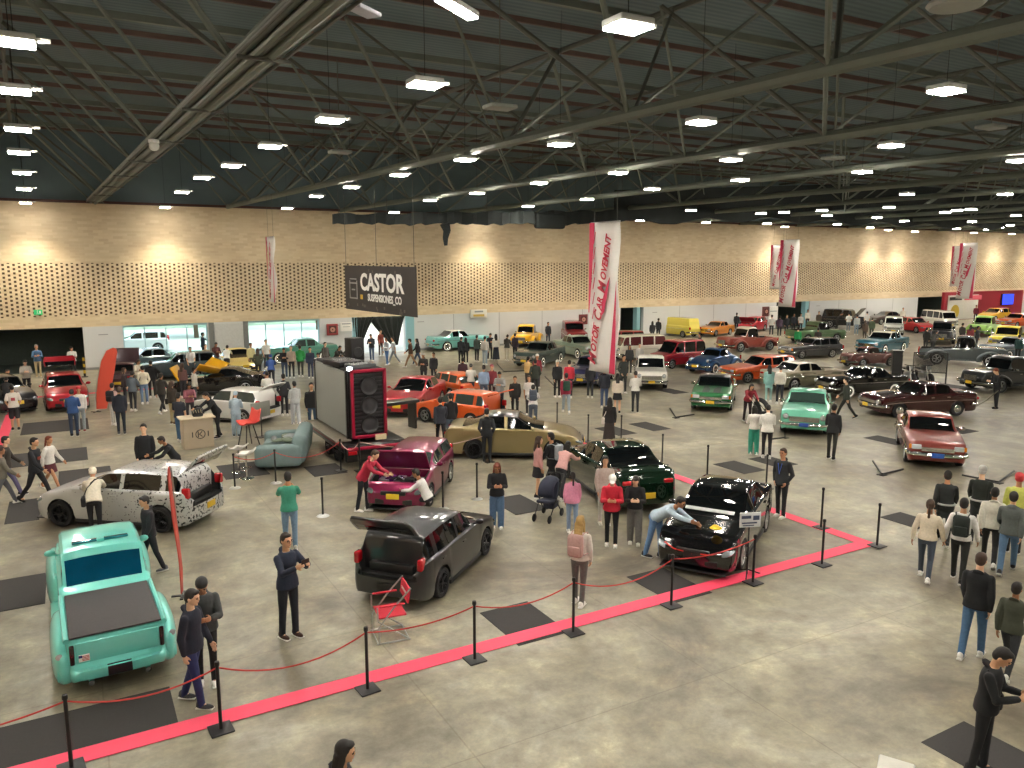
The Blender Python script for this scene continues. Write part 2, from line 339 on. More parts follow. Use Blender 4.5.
def wheel_meshes(r, style):
    k = (round(r, 2), style)
    if k in WHEELS: return WHEELS[k]
    w = r * .62
    ri = r * (.7 if style in ('alloy', 'dark') else .58)
    t = MB(); prof = [(ri, -w / 2), (r * .93, -w / 2), (r, -w * .36), (r, w * .36), (r * .95, w / 2), (ri + .01, w / 2), (ri, w * .3)]
    t.lathe(prof, axis='Y', n=26)
    if style == 'white': t.lathe([(r * .86, w / 2 + .003), (r * .86, w / 2 + .008), (ri + .015, w / 2 + .01), (ri + .01, w / 2)], axis='Y', n=26, mi=1)
    tm = t.mesh('tyre', [RUBBER, WHITE])
    m = MB()
    if style in ('alloy', 'dark'):
        m.lathe([(ri, -w * .3), (ri, w * .46), (ri * .92, w * .5), (ri * .88, w * .36), (ri * .86, -w * .1)], axis='Y', n=26)
        m.lathe([(0, w * .42), (.05, w * .42), (.06, w * .3), (.06, -.02)], axis='Y', n=12)
        for q in range(5):
            for s in (-.16, .16):
                a = 2 * math.pi * q / 5 + s; b_ = 2 * math.pi * q / 5 + s * .35
                m.tube([(math.cos(b_) * .04, w * .34, math.sin(b_) * .04), (math.cos(a) * ri * .9, w * .4, math.sin(a) * ri * .9)], .016, 5)
        m.lathe([(ri * .86, w * .05), (0, w * .04)], axis='Y', n=20, mi=1)
    else:
        m.lathe([(ri, w * .28), (ri * .97, w * .45), (ri * .8, w * .36), (ri * .62, w * .42), (ri * .45, w * .56), (ri * .2, w * .62), (0, w * .63)], axis='Y', n=24)
        m.lathe([(ri, w * .28), (ri, -w * .4), (0, -w * .4)], axis='Y', n=24, mi=1)
    rm = m.mesh('rim', [M('26272a', .35, .7, 0, .05) if style == 'dark' else CHROME if style != 'alloy' else STEEL, DARKIN])
    WHEELS[k] = (tm, rm); return WHEELS[k]
def lid_rot(v, hx, hz, a):
    x, z = v[0] - hx, v[2] - hz
    return (hx + x * math.cos(a) + z * math.sin(a), v[1], hz - x * math.sin(a) + z * math.cos(a))
def car(label, st, col, loc, yaw, sc=.94, group=None, **kw):
    S = dict(ST[st]); S.update(kw)
    L, W, H, gc, RW = S['L'], S['W'], S['H'], S['gc'], S['R']
    h = L / 2; bl, rr, rf, cw = S['cab']; top = S['top']; sm = S['sm']; open_hatch = S.get('hatch_open'); open_hood = S.get('hood_open')
    P = S.get('pmat') or paint(col, S.get('metal', .2), S.get('rough', .28)); P2 = paint(S['roof_col'], .1) if S.get('roof_col') else P
    P3 = paint(S['low_col'], .1) if S.get('low_col') else P
    HC = paint(S['hood_col'], .1) if S.get('hood_col') else P
    wind = S.get('glass', TINT)
    root = empty(S.get('name', 'car'), loc, yaw, label, S.get('cat', 'car'), group); root.scale = (sc, sc, sc)
    def shoulder(x): return sum(interp(top, max(-h, min(h, x + d * sm))) for d in (-1, -.5, 0, .5, 1)) / 5
    roofP = None
    zc_bl, zc_cw = interp(top, bl), interp(top, cw)
    roofP = [(bl, zc_bl), (rr, H - .035), (lerp(rr, rf, .5), H), (rf, H - .04), (cw, zc_cw)]
    def roof(x):
        if x <= bl or x >= cw: return -1
        return sum(interp(roofP, x + d * .07) for d in (-1, -.5, 0, .5, 1)) / 5
    Ra = RW + .055
    xs = {}
    def put(x, pr):
        x = round(x, 4)
        if -h - 1e-6 <= x <= h + 1e-6:
            for k in list(xs):
                if abs(k - x) < .018:
                    if xs[k] >= pr: return
                    del xs[k]
            xs[x] = pr
    for x in (-h, h): put(x, 9)
    gl0, gl1 = cw - .08, rf + .03; bg0, bg1 = bl + .08, rr - .03
    for x in (bl, rr, rf, cw, gl0, gl1, bg0, bg1): put(x, 5)
    for a, b_ in S['pil']: put(a, 6); put(b_, 6)
    for xw in (S['xf'], S['xr']):
        for k in range(11): put(xw + Ra * math.cos(math.pi * k / 10), 7)
        put(xw + Ra + .02, 8); put(xw - Ra - .02, 8)
    rec = S.get('rec'); bedmat = S.get('bedmat', DARKIN)
    recs = []
    if rec: recs.append(rec + (0,))
    if open_hatch: recs.append((-h, rr - .06, .6, 1))
    if open_hood: recs.append((cw + .06, h - .3, .62, 2))
    for a, b_, z, k in recs:
        put(a, 8); put(b_, 8); put(a - .02, 7); put(b_ + .02, 7)
    for d in (.03, .08, .16, .26): put(h - d, 3); put(-h + d, 3)
    k = -h
    while k < h: put(k, 1); k += .13
    X = sorted(xs)
    rc = S['rc']; kx = S.get('nar', .2)
    def hw(x):
        d = min(h - x, x + h); f = 1 - .05 * (x / h) ** 2
        if d < rc: f *= 1 - kx + kx * math.sqrt(max(0, 1 - ((rc - d) / rc) ** 2))
        return W / 2 * f
    def ring(x, closed=False):
        w = hw(x); zs = shoulder(x); zt = max(zs, roof(x)); d = min(h - x, x + h)
        zb = gc + (.10 * (1 - d / .3) ** 2 if d < .3 else 0); arch = False
        for xw in (S['xf'], S['xr']):
            if abs(x - xw) <= Ra + 1e-4:
                za = RW + math.sqrt(max(0, Ra * Ra - (x - xw) ** 2)); arch = True; zb = max(zb, za)
        zb = min(zb, zs - .06); e = zs - zb
        side = [(w * (.985 if arch else .93), zb), (w * (.99 if arch else .97), zb + .1 * e), (w, zb + .42 * e), (w * .99, zb + .74 * e), (w * .965, zs - .025), (w * .93, zs)]
        g = max(0, min(1, (zt - zs) / max(.1, H - .04 - zs))); wr = S['rw'] * w
        cr = S.get('crown', .035)
        A = [(w * .905, zs + .004), (w * .86, zs + .3 * cr), (w * .8, zs + .5 * cr), (w * .42, zs + .88 * cr), (0, zs + cr)]
        B = [(w * .90, zs + .015), (lerp(w * .9, wr, .9), zs + (zt - zs) * .86), (wr * .93, zt - .028), (wr * .5, zt - .004), (0, zt)]
        T = [(lerp(a[0], b_[0], g), lerp(a[1], b_[1], g) if g > 0 else a[1]) for a, b_ in zip(A, B)]
        if not closed:
            for a, b_, zf, kd in recs:
                if a - 1e-4 <= x <= b_ + 1e-4:
                    if kd == 1:   # open tail: the side rails stay, the middle drops to the load floor
                        T = [T[0], T[1], (T[1][0] * .97, min(zf, T[1][1])), (w * .4, min(zf, zs)), (0, min(zf, zs))]
                    else:
                        T = [(w * .9, zs), (w * .84, zs), (w * .82, zf), (w * .4, zf), (0, zf)]
        return [Vector((x, y, z)) for y, z in side + T]
    def glassy(x0, x1, j):
        xm = (x0 + x1) / 2
        if j in (8, 9):
            if gl1 <= xm <= gl0: return 'windscreen'
            if bg0 <= xm <= bg1 and not open_hatch: return 'rear_window'
        if j == 6 and bl + .1 < xm < cw - .12:
            zs = shoulder(xm)
            if roof(xm) - zs < .12: return None
            if xm < S.get('sg0', rr - .12) or xm > S.get('sg1', rf + .42 * (cw - rf)): return None
            for n, (a, b_) in enumerate(S['pil']):
                if a <= xm <= b_: return None
            return 'side_window_%d' % sum(1 for a, b_ in S['pil'] if xm > b_)
        return None
    body = MB(); panes = {}; lid = MB(); hood = MB()
    rg = [ring(x) for x in X]; cl = [ring(x, True) for x in X] if recs else rg
    nr = len(rg[0])
    for i in range(len(X) - 1):
        xm = (X[i] + X[i + 1]) / 2
        inrec = [k for a, b_, z, k in recs if a <= xm <= b_]; 
        for j in range(nr - 1):
            g = glassy(X[i], X[i + 1], j)
            for s in (1, -1):
                f = lambda v: (v.x, v.y * s, v.z)
                Q = [f(rg[i][j]), f(rg[i + 1][j]), f(rg[i + 1][j + 1]), f(rg[i][j + 1])]
                if inrec and inrec[0] == 1 and j >= 7: g = None
                if g:
                    key = g if not g.startswith('side') else g + ('l' if s > 0 else 'r')
                    panes.setdefault(key, MB()).add(Q, [(0, 1, 2, 3)])
                else:
                    mi = 0
                    if inrec and j >= (7 if inrec[0] == 1 else 6): mi = 1
                    elif j >= 7 and roof(xm) > shoulder(xm) + .15: mi = 2
                    elif j < 3 and S.get('low_col'): mi = 3
                    elif j >= 4 and xm > cw and S.get('hood_col'): mi = 4
                    if j >= 4 and xm < bl and S.get('deck_mat'): mi = 1
                    body.add(Q, [(0, 1, 2, 3)], mi)
                if inrec and inrec[0] in (1, 2) and j >= (7 if inrec[0] == 1 else 6):
                    C4 = [f(cl[i][j]), f(cl[i + 1][j]), f(cl[i + 1][j + 1]), f(cl[i][j + 1])]
                    if inrec[0] == 1:
                        isg = bg0 <= xm <= bg1 and j >= 8
                        lid.add([lid_rot(v, rr, H - .02, open_hatch) for v in C4], [(0, 1, 2, 3)], 1 if isg else 0)
                    else:
                        hood.add([lid_rot(v, cw, zc_cw, -open_hood) for v in C4], [(0, 1, 2, 3)])
    for e in (0, -1):   # nose and tail
        r = rg[e]; zf = .6 if (open_hatch and e == 0) else 9
        for j in range(nr - 1):
            if r[j].z > zf and r[j + 1].z > zf: continue
            a, b_ = r[j], r[j + 1]
            for t0, t1 in ((1, .5), (.5, 0), (0, -.5), (-.5, -1)):
                bulge = .05 if e == -1 else -.04
                q = lambda v, t: (v.x + bulge * (1 - t * t), v.y * t, v.z)
                body.add([q(a, t0), q(b_, t0), q(b_, t1), q(a, t1)], [(0, 1, 2, 3)], 3 if (S.get('low_col') and j < 3) else 0)
    # merge doubles for smooth shading
    def fin(mb, name, mats, angle=38, solid=0):
        me = mb.mesh(name, mats, smooth=False, norm=False)
        bm = bmesh.new(); bm.from_mesh(me); bmesh.ops.remove_doubles(bm, verts=bm.verts, dist=.0008); bmesh.ops.recalc_face_normals(bm, faces=bm.faces); bm.to_mesh(me); bm.free()
        me.polygons.foreach_set('use_smooth', [True] * len(me.polygons)); me.set_sharp_from_angle(angle=R(angle))
        o = bpy.data.objects.new(name, me); COL.objects.link(o); o.parent = root
        if solid:
            md = o.modifiers.new('solid', 'SOLIDIFY'); md.thickness = solid; md.offset = -1
        return o
    fin(body, 'body', [P, bedmat, P2, P3, HC])
    for k in sorted(panes):
        n = '_'.join(k.split('_')[:2])
        fin(panes[k], n, S.get('rglass', wind) if k == 'rear_window' else wind)
    if open_hatch: fin(lid, 'tailgate', [P, TINT], solid=.05)
    if open_hood: fin(hood, 'hood', [HC], solid=.035)
    def part(mb, name, m, par=root, **k): return mb.build(name, m, par, **k)
    ub = MB(); ub.box((0, 0, (gc + .05 + .55) / 2), (L - .25, W * .62, .5 - gc), 0); ub.box(((S['xf'] + S['xr']) / 2, 0, gc + .1), (S['xf'] - S['xr'] - 2 * Ra - .06, W * .86, .12), 0)
    part(ub, 'underbody', DARKIN)
    # wheels
    tw = RW * .62
    for (xw, s) in ((S['xf'], 1), (S['xf'], -1), (S['xr'], 1), (S['xr'], -1)):
        tm, rm = wheel_meshes(RW, S.get('wh', 'white' if S.get('ww') else 'alloy'))
        o = bpy.data.objects.new('wheel', tm); COL.objects.link(o); o.parent = root; fo = S.get('fend', 0)
        o.location = (xw, s * (W / 2 - tw / 2 - .02 + fo * .75), RW); o.rotation_euler = (0, 0, 0 if s > 0 else math.pi)
        q = bpy.data.objects.new('rim', rm); COL.objects.link(q); q.parent = o
    if S.get('fend'):
        fd = S['fend']
        for (xw, s) in ((S['xf'], 1), (S['xf'], -1), (S['xr'], 1), (S['xr'], -1)):
            mb = MB(); nu, nv = 18, 7; vs = []
            ro = RW + S.get('fz', .2)
            for u in range(nu + 1):
                t = math.pi * (-.06 + 1.12 * u / nu)
                for v in range(nv + 1):
                    q = v / nv; yy = -.12 + (fd + .12) * min(1, q * 1.25) if q < .8 else fd
                    drop = 0 if q < .45 else (1 - math.cos((q - .45) / .55 * math.pi / 2)) 
                    rad = lerp(ro, RW + .05, drop)
                    st_ = 1 + S.get('fst', .3) * abs(math.cos(t))
                    vs.append((xw + math.cos(t) * rad * st_, s * (hw(xw) + yy - .03), max(.2, RW + math.sin(t) * rad)))
            fs = [(u * (nv + 1) + v, (u + 1) * (nv + 1) + v, (u + 1) * (nv + 1) + v + 1, u * (nv + 1) + v + 1) for u in range(nu) for v in range(nv)]
            mb.add(vs, fs); o = mb.build('fender', P, root, angle=60); md = o.modifiers.new('s', 'SOLIDIFY'); md.thickness = .03; md.offset = 0
        for s in (1, -1):
            part(MB().box(((S['xf'] + S['xr']) / 2, s * (W / 2 + fd * .45), .36), (S['xf'] - S['xr'] - 2 * RW - .3, fd * .9, .06), bev=.02), 'running_board', S.get('rb', P))
    # lights, bumpers, grille, plates
    zn = shoulder(h - .14); wn = hw(h - .1); zr = shoulder(-h + .14); wrr = hw(-h + .1); fo = S.get('fend', 0)
    lt = S['hl']
    for s in (1, -1):
        if lt == 'round':
            xx, zz, yy = h - .05 - fo * .8, min(zn - .17, .86), s * (W / 2 + fo * .45 - .22 if fo else wn * .80)
            if fo: xx, zz = S['xf'] + RW * 1.05 + .1, .82
            mb = MB(); mb.lathe([(0, .05), (.06, .045), (.085, .02), (.088, 0)], (xx + .06, yy, zz), 'X', 16, 0); mb.lathe([(.086, .0), (.11, .02), (.12, -.01), (.11, -.3), (0, -.34)], (xx + .06, yy, zz), 'X', 16, 1)
            part(mb, 'headlight', [LENS, CHROME if not fo else P])
        elif lt == 'box':
            part(MB().box((h + .01, s * wn * .74, zn - .13), (.08, wn * .34, .15), 0, bev=.02), 'headlight', LENS)
            part(MB().box((h - .03, s * wn * .96, zn - .13), (.1, .08, .14), 0, bev=.02), 'turn_signal', AMBER)
        else:
            rot = Matrix.Rotation(-s * .5, 3, 'Z') @ Matrix.Rotation(.35, 3, 'Y')
            part(MB().ell((h - .17, s * wn * .83, zn - .085), (.2, .17, .075), 14, 8, 0, rot), 'headlight', M('9aa3a8', .1, .6, 1, .1))
        zz = zr - .14
        if S.get('notail'): pass
        elif st.startswith('hatch') or st in ('wagon', 'suv', 'van', 'minivan'):
            part(MB().box((-h + (.12 if st.startswith('hatch') else .03), s * (hw(-h + .06) - .055), zr - (.0 if st.startswith('hatch') else .2)), (.2, .12, .25), 0, bev=.045), 'taillight', REDL)
        elif S.get('fend') or st == 'pickup':
            part(MB().box((-h - .02, s * wrr * .93, .78), (.06, .09, .26), 0, bev=.02), 'taillight', REDL)
        elif S.get('chrome') and lt == 'round':
            part(MB().lathe([(0, -.05), (.06, -.04), (.075, 0), (.075, .1)], (-h - .02, s * wrr * .86, zr - .22), 'X', 14), 'taillight', REDL)
        else:
            part(MB().box((-h + .06, s * hw(-h + .02) * .76, zz - .02), (.14, wrr * .34, .11), 0, bev=.04), 'taillight', REDL)
        mx = cw - .42; part(MB().ell((mx, s * (hw(mx) + .07), shoulder(mx) + .07), (.06, .10, .065), 10, 6).tube([(mx, s * hw(mx) * .9, shoulder(mx)), (mx, s * (hw(mx) + .05), shoulder(mx) + .05)], .02), 'mirror', S.get('mir', CHROME if S.get('chrome') else P))
        for n, (a, b_) in enumerate(S['pil'] or [(-.2, -.1)]):
            if st in ('van', 'suv', 'wagon') and n == 0: continue
            hx = b_ + .12; part(MB().box((hx, s * (hw(hx) * .985 + .012), shoulder(hx) - .13), (.16, .025, .03), 0, bev=.008), 'door_handle', CHROME if S.get('chrome') else P)
    def bumper(sgn, xe, w, z, rad, m):
        pts = [(sgn * (xe - .38), s_ * (w + .03), z) for s_ in (1,)] + [(sgn * (xe - .1), w + .01, z), (sgn * (xe + .05), w * .82, z), (sgn * (xe + .1), w * .4, z), (sgn * (xe + .11), 0, z)]
        pts += [(p[0], -p[1], p[2]) for p in pts[-2::-1]]
        part(MB().tube(pts, rad, 8, 0), 'bumper', m)
    if S.get('chrome'):
        bm_ = S.get('bump', CHROME)
        bumper(1, h, (wn + fo * .8) * 1.0, .5, .07, bm_); bumper(-1, h, (wrr + fo * .8), .52, .065, bm_)
        gr = MB(); gw = wn * (1.3 if lt == 'round' else 1.12); gz0, gz1 = .6, max(.72, zn - .16)
        if fo: gw = wn * 1.0; gz1 = zn - .1
        gr.box((h + .03, 0, (gz0 + gz1) / 2), (.07, gw, gz1 - gz0), 1, bev=.02)
        nb = S.get('bars', 5)
        for k in range(nb): gr.box((h + .07, 0, lerp(gz0 + .02, gz1 - .02, k / (nb - 1))), (.03, gw * 1.02, .03), 0)
        if S.get('vbars'):
            for k in range(11): gr.box((h + .075, lerp(-gw / 2, gw / 2, k / 10), (gz0 + gz1) / 2), (.02, .02, gz1 - gz0), 0)
        part(gr, 'grille', [CHROME, BLACK])
        st_ = MB()
        for s in (1, -1): st_.tube([(x_, s * (hw(x_) + .006), shoulder(x_) - .27) for x_ in (-h + .25, -h / 2, 0, h / 2, h - .25)], .014, 5)
        if not fo: part(st_, 'side_trim', CHROME)
    else:
        part(MB().box((h - .02, 0, .33), (.12, wn * 1.35, .16), 0, bev=.03), 'air_intake', BLACK)
        part(MB().box((h + .03, 0, zn - .12), (.08, wn * .9, .11), 0, bev=.02), 'grille', S.get('grille', BLACK))
        if S.get('lip', 1): part(MB().box((h - .12, 0, gc - .02), (.36, wn * 1.8, .03), 0, bev=.01), 'front_lip', BLACK)
        for s in (1, -1): part(MB().box(((S['xf'] + S['xr']) / 2, s * W / 2 * .955, gc + .02), (S['xf'] - S['xr'] - 2 * Ra, .06, .09), 0, bev=.02), 'side_skirt', BLACK)
    pf = S.get('plate', PLATE)
    if not S.get('noplate_f'): part(MB().box((h + (.17 if S.get('chrome') else .09), 0, .5), (.015, .36, .15), 0, bev=.006), 'number_plate', pf)
    part(MB().box((-h - (.15 if S.get('chrome') else .07), 0, .5 if not S.get('noplate') else .45), (.015, .34, .15), 0, bev=.006), 'number_plate', pf if not S.get('noplate') else BLACK)
    if open_hood:
        en = MB(); rr_ = random.Random(5)
        for k in range(26): en.box((lerp(cw + .15, h - .42, rr_.random()), (rr_.random() - .5) * W * .72, .66 + rr_.random() * .1), (.1 + rr_.random() * .2, .1 + rr_.random() * .22, .08 + rr_.random() * .14), k % 3, bev=.02)
        for k in range(4): en.tube([(lerp(cw + .2, h - .5, rr_.random()), (rr_.random() - .5) * W * .6, .72), (lerp(cw + .2, h - .5, rr_.random()), 0, .84), (lerp(cw + .2, h - .5, rr_.random()), (rr_.random() - .5) * W * .6, .72)], .03, 6, k % 3)
        part(en, 'engine', [BLACK, STEEL, S.get('eng', M('6a2f8f', .25, .6, 1, .1))])
    if open_hatch:
        bx = MB(); bx.box((-h + .42, 0, .63), (.78, W * .76, .05), 0); bx.box((rr + .55, 0, .9), (.14, W * .72, .6), 0, bev=.05)
        part(bx, 'boot_lining', DARKIN)
        if S.get('boot'): S['boot'](root, -h + .85, W)
    return root
def two(pf, pr, side, st, sc, **kw):
    """place a car by the floor contacts of its front and rear wheel on one side (+1: its left side)"""
    A, B = G(*pf), G(*pr); d = (A - B); yaw = math.atan2(d.y, d.x); S = dict(ST[st]); S.update(kw)
    left = Vector((-math.sin(yaw), math.cos(yaw), 0)); mid = (A + B) / 2
    fw = Vector((math.cos(yaw), math.sin(yaw), 0))
    return mid - left * side * (S['W'] / 2 - .06) * sc - fw * (S['xf'] + S['xr']) / 2 * sc, yaw
# ------------------------------------------------------------------ the cars of the show
def c2(label, st, col, pf, pr, side, sc=.93, **kw):
    loc, yaw = two(pf, pr, side, st, sc, **{k: v for k, v in kw.items() if k in ('W', 'xf', 'xr')}); return car(label, st, col, loc, yaw, sc, **kw)
def c1(label, st, col, px, yaw=None, sc=.93, face=None, **kw):
    """px: the floor point under the middle of the car; face: turn away from facing the viewer"""
    p = G(*px); return car(label, st, col, p, R(yaw) if face is None else math.atan2(-p.y, -p.x) + R(face), sc, **kw)
TURQ = '6fd2c6'
SPECK, nt_, b_ = node_mat('speckled_silver'); b_.inputs['Metallic'].default_value = .4; b_.inputs['Roughness'].default_value = .3; b_.inputs['Coat Weight'].default_value = 1
_tc = nt_.nodes.new('ShaderNodeTexCoord'); _ns = nt_.nodes.new('ShaderNodeTexNoise'); _ns.inputs['Scale'].default_value = 16; _sx = nt_.nodes.new('ShaderNodeSeparateXYZ'); _ma = nt_.nodes.new('ShaderNodeMath'); _ma.operation = 'MULTIPLY_ADD'; _ma.inputs[1].default_value = -.045
_rp = ramp(nt_, [(.655, 'c0c2c2'), (.67, '2a2b2d')]); nt_.links.new(_tc.outputs['Object'], _ns.inputs['Vector']); nt_.links.new(_tc.outputs['Object'], _sx.inputs[0]); nt_.links.new(_sx.outputs[0], _ma.inputs[0]); nt_.links.new(_ns.outputs[0], _ma.inputs[2]); nt_.links.new(_ma.outputs[0], _rp.inputs[0]); nt_.links.new(_rp.outputs[0], b_.inputs['Base Color'])
# turquoise stepside pickup, tail towards the viewer
def turq_pickup():
    t = car('turquoise custom pickup with black bed cover parked tail towards the red tape', 'oldpickup', TURQ, (.16, 14.42, 0), R(92), .93, name='pickup_truck', cat='pickup truck', W=1.5, fend=0, hl='box', chrome=0, lip=0,
        rglass=TINTB, rec=None, wh='chrome', H=1.66, rw=.86, noplate=1, metal=.1, gc=.26, R=.33, rc=.3, noplate_f=1, notail=1,
        top=[(-2.5, .5), (-2.47, .88), (-2.42, .93), (-.62, .95), (-.5, 1.08), (1.7, 1.12), (2.4, 1.0), (2.62, .8), (2.65, .5)], crown=.0, cab=(-.56, -.22, 1.2, 1.62), L=5.3, xr=-1.6, xf=1.65, sm=.05, pil=[(.3, .4)])
    for (x_, z_, rx, rz, ry, yc) in ((-1.58, .5, .96, .44, .19, .73), (1.65, .52, .95, .5, .2, .72)):
        for s in (1, -1):
            mb = MB(); nu, nv = 28, 16; vs = []
            sp = lambda v, e_: math.copysign(abs(v) ** e_, v)
            for j in range(nv + 1):
                ph = math.pi * (j / nv - .5)
                for i in range(nu):
                    th = 2 * math.pi * i / nu; c_ = sp(math.cos(ph), .75)
                    zz = z_ + rz * sp(math.sin(ph), .75); vs.append((x_ + rx * c_ * sp(math.cos(th), .75), s * (yc + ry * c_ * sp(math.sin(th), .85)), max(zz, .25)))
            mb.add(vs, [(j * nu + i, j * nu + (i + 1) % nu, (j + 1) * nu + (i + 1) % nu, (j + 1) * nu + i) for j in range(nv) for i in range(nu)])
            mb.build('fender', paint(TURQ, .1), t, angle=60)
            MB().box((0.02, s * .78, .34), (1.5, .2, .07), 0, bev=.025).build('running_board', paint(TURQ, .1), t) if x_ < 0 else None
    MB().box((-1.52, 0, .97), (1.84, 1.3, .03), 0, bev=.012).build('bed_cover', M('3f3c3d', .75, 0, 0, .15, 30.), t)
    for s in (1, -1):
        MB().tube([(-2.42, s * .69, .93), (-1.6, s * .7, .95), (-.58, s * .7, .96)], .045, 8).build('bed_rail', paint(TURQ, .1), t)
        MB().box((-2.53, s * .63, .74), (.05, .07, .32), 0, bev=.02).build('tail_lamp', M('26080a', .15, 0, 1, .1), t)
        MB().lathe([(0, -.03), (.045, -.02), (.05, 0)], (-2.44, s * .8, .72), 'X', 14).build('reverse_lamp', LENS, t)
        MB().tube([(-2.45, s * .4, .26), (-2.6, s * .4, .26)], .045, 10).build('exhaust_tip', CHROME, t)
    MB().box((-2.525, 0, .75), (.03, 1.16, .33), 0, bev=.012).build('tailgate', paint(TURQ, .1), t)
    mb = MB(); pts = [(-2.36, -.8, .42), (-2.44, -.6, .41), (-2.46, -.3, .4), (-2.47, 0, .4), (-2.46, .3, .4), (-2.44, .6, .41), (-2.36, .8, .42)]
    mb.tube(pts, .13, 10, ell=1.1).build('rolled_pan', paint(TURQ, .1), t)
    MB().box((-2.61, 0, .45), (.02, .34, .13), 0, bev=.005).build('plate_recess', BLACK, t)
    e = MB(); e.box((-2.545, .47, .67), (.01, .15, .11), 0)
    for k in range(4): e.box((-2.552, .45, .635 + k * .022), (.004, .1, .009), 1)
    e.box((-2.552, .52, .70), (.004, .05, .04), 2); e.build('flag_sticker', [WHITE, REDL, M('26316f')], t)
    v = MB(); v.box((.12, 0, 1.655), (.12, .92, .04), 0, bev=.018); v.box((.08, 0, 1.66), (.1, .12, .05), 1); v.build('roof_vent', [M('1c6f78', .15, .2, 1), paint(TURQ)], t)
turq_pickup()
def sub_box(root, rr, W):
    b_ = MB(); b_.box((rr - .42, 0, .74), (.5, W * .56, .2), 0, bev=.03)
    for y in (-.28, 0, .28): b_.lathe([(.1, 0), (.12, .01), (.1, .02), (0, .015)], (rr - .42, y, .845), 'Z', 16, 1)
    b_.build('speaker_box', [BLACK, STEEL], root)
c2('silver and black speckled hatchback with open tailgate behind the turquoise pickup', 'hatch', 'd3d4d2', (58, 526), (166, 533), 1, 1.0, hatch_open=1.75, boot=sub_box, wh='dark', H=1.4, pmat=SPECK, xf=1.3, xr=-1.28)
c2('dark grey hatchback with open tailgate and bare boot, tail towards the viewer', 'hatch', '28292c', (486, 554), (441, 598), -1, .92, hatch_open=1.75, wh='dark', metal=.5, noplate=1, boot=sub_box)
c1('magenta hatchback with its bonnet up and purple engine', 'hatch3', '7d0f42', (414, 492), -128, .92, hood_open=1.2, wh='alloy', metal=.55, glass=LIGHTGL, H=1.36)
def sun_strip(root, S_h=None):
    pass
blk = c2('glossy black sedan with red grille line and yellow cloth on its bonnet', 'sedan', '0b0a0c', (741, 569), (765, 532), 1, .94, rough=.12, wh='alloy', plate=BLACK)
MB().tube([(2.3, -.62, .66), (2.33, -.4, .56), (2.36, 0, .53), (2.33, .4, .56), (2.3, .62, .66)], .014, 6).build('red_grille_line', M('d02a20', .3), blk)
MB().box((.98, 0, 1.085), (.1, 1.1, .012), 0, rot=Matrix.Rotation(.45, 3, 'Y')).build('windscreen_banner', M('aeb2b2', .4), blk)
c1('dark green sedan seen from behind with people along its side', 'sedan', '0d2416', (612, 489), 76, 1.0, rough=.1, glass=TINT, wh='dark')
c2('gold sedan with black roof parked side on', 'sedan', '8f8057', (550, 460), (479, 459), -1, .97, roof_col='0c0b0c', metal=.5, wh='dark')
c2('bright red lowered sedan beside the big audio trailer', 'sedan', 'a01020', (417, 418), (446, 402), 1, .95, L=4.3, wh='alloy')
c1('orange hatchback with open tailgate beside the gold sedan', 'hatch', 'cf5418', (459, 422), 118, .9, hatch_open=1.3, rough=.35, glass=LIGHTGL)
c1('orange boxy saloon with see-through windows behind the red lowered sedan', 'wagon', 'd35a20', (449, 395), 100, .82, glass=LIGHTGL)
c2('small white hatchback with open tailgate near the logo counter', 'hatch3', 'd8d8d4', (206, 421), (237, 424), 1, .9, hatch_open=1.5, glass=LIGHTGL)
yb = c1('black sports coupe with yellow doors raised behind the white hatchback', 'coupe', '100f11', (222, 392), 160, 1., rough=.12)
for s in (1, -1):
    MB().box((.35, s * .98, 1.25), (1.0, .07, .62), 0, rot=Matrix.Rotation(-s * .95, 3, 'X') @ Matrix.Rotation(-.5, 3, 'Y'), bev=.03).build('raised_door', paint('dba010', .1), yb)
MB().box((1.95, 0, .95), (.07, 1.3, .8), 0, rot=Matrix.Rotation(.5, 3, 'Y'), bev=.03).build('raised_bonnet', paint('dba010', .1), yb)
c1('yellow and white coupe with dark windscreen near the first window', 'coupe', 'e6cf7d', (238, 370), None, .95, 12, H=1.35)
c1('slate blue saloon parked before the first window', 'boxsedan', '39505a', (147, 371), 185, .95, chrome=0)
c1('dark slate wagon by the panel between the windows', 'wagon', '2c3b42', (180, 377), 178, .95, chrome=0)
c1('dark maroon saloon with bonnet up behind the orange feather flag', 'boxsedan', '321820', (124, 386), 80, .9, chrome=0, hood_open=1.1)
c1('sea green old saloon parked before the second window', 'classic', '4f8f7d', (300, 361), 178, .95, glass=LIGHTGL)
c1('red compact car with open tailgate beside the orange feather flag', 'hatch', 'a31223', (66, 405), None, .95, 3, hatch_open=1.95, metal=.4)
c1('black car beside the red compact at the hall\'s edge', 'hatch', '111113', (4, 408), -70, .95)
c1('turquoise classic with white roof along the grey wall', 'classic', '6fb5b0', (458, 349), 2, .92, roof_col='d8d6cc', hood_col=None)
c1('yellow old pickup facing the hall along the grey wall', 'oldpickup', 'dba512', (527, 345), None, .9, -12, name='pickup_truck', cat='pickup truck', roof_col='d9a614')
c1('maroon old wagon beside the yellow pickup', 'suv', '74161f', (573, 343), None, .95, 10)
c1('dark green grey classic sedan with chrome grille in the middle row', 'classic', '3c4c48', (540, 364), None, .9, -25)
c1('pale sage classic sedan partly behind the tall near banner', 'classic', '7f8f80', (578, 356), None, .9, 30)
c1('deep blue classic with chrome bumper under the tall near banner', 'classic', '1a1b44', (592, 382), None, .9, -15)
c1('white van with rounded roof behind the white old pickup', 'van', 'd6cfc0', (638, 359), 172, .85, glass=M('5a2a2c', .1, 0, .5))
c1('bright red van parked behind the white van', 'van', '9a1322', (620, 352), 160, .8)
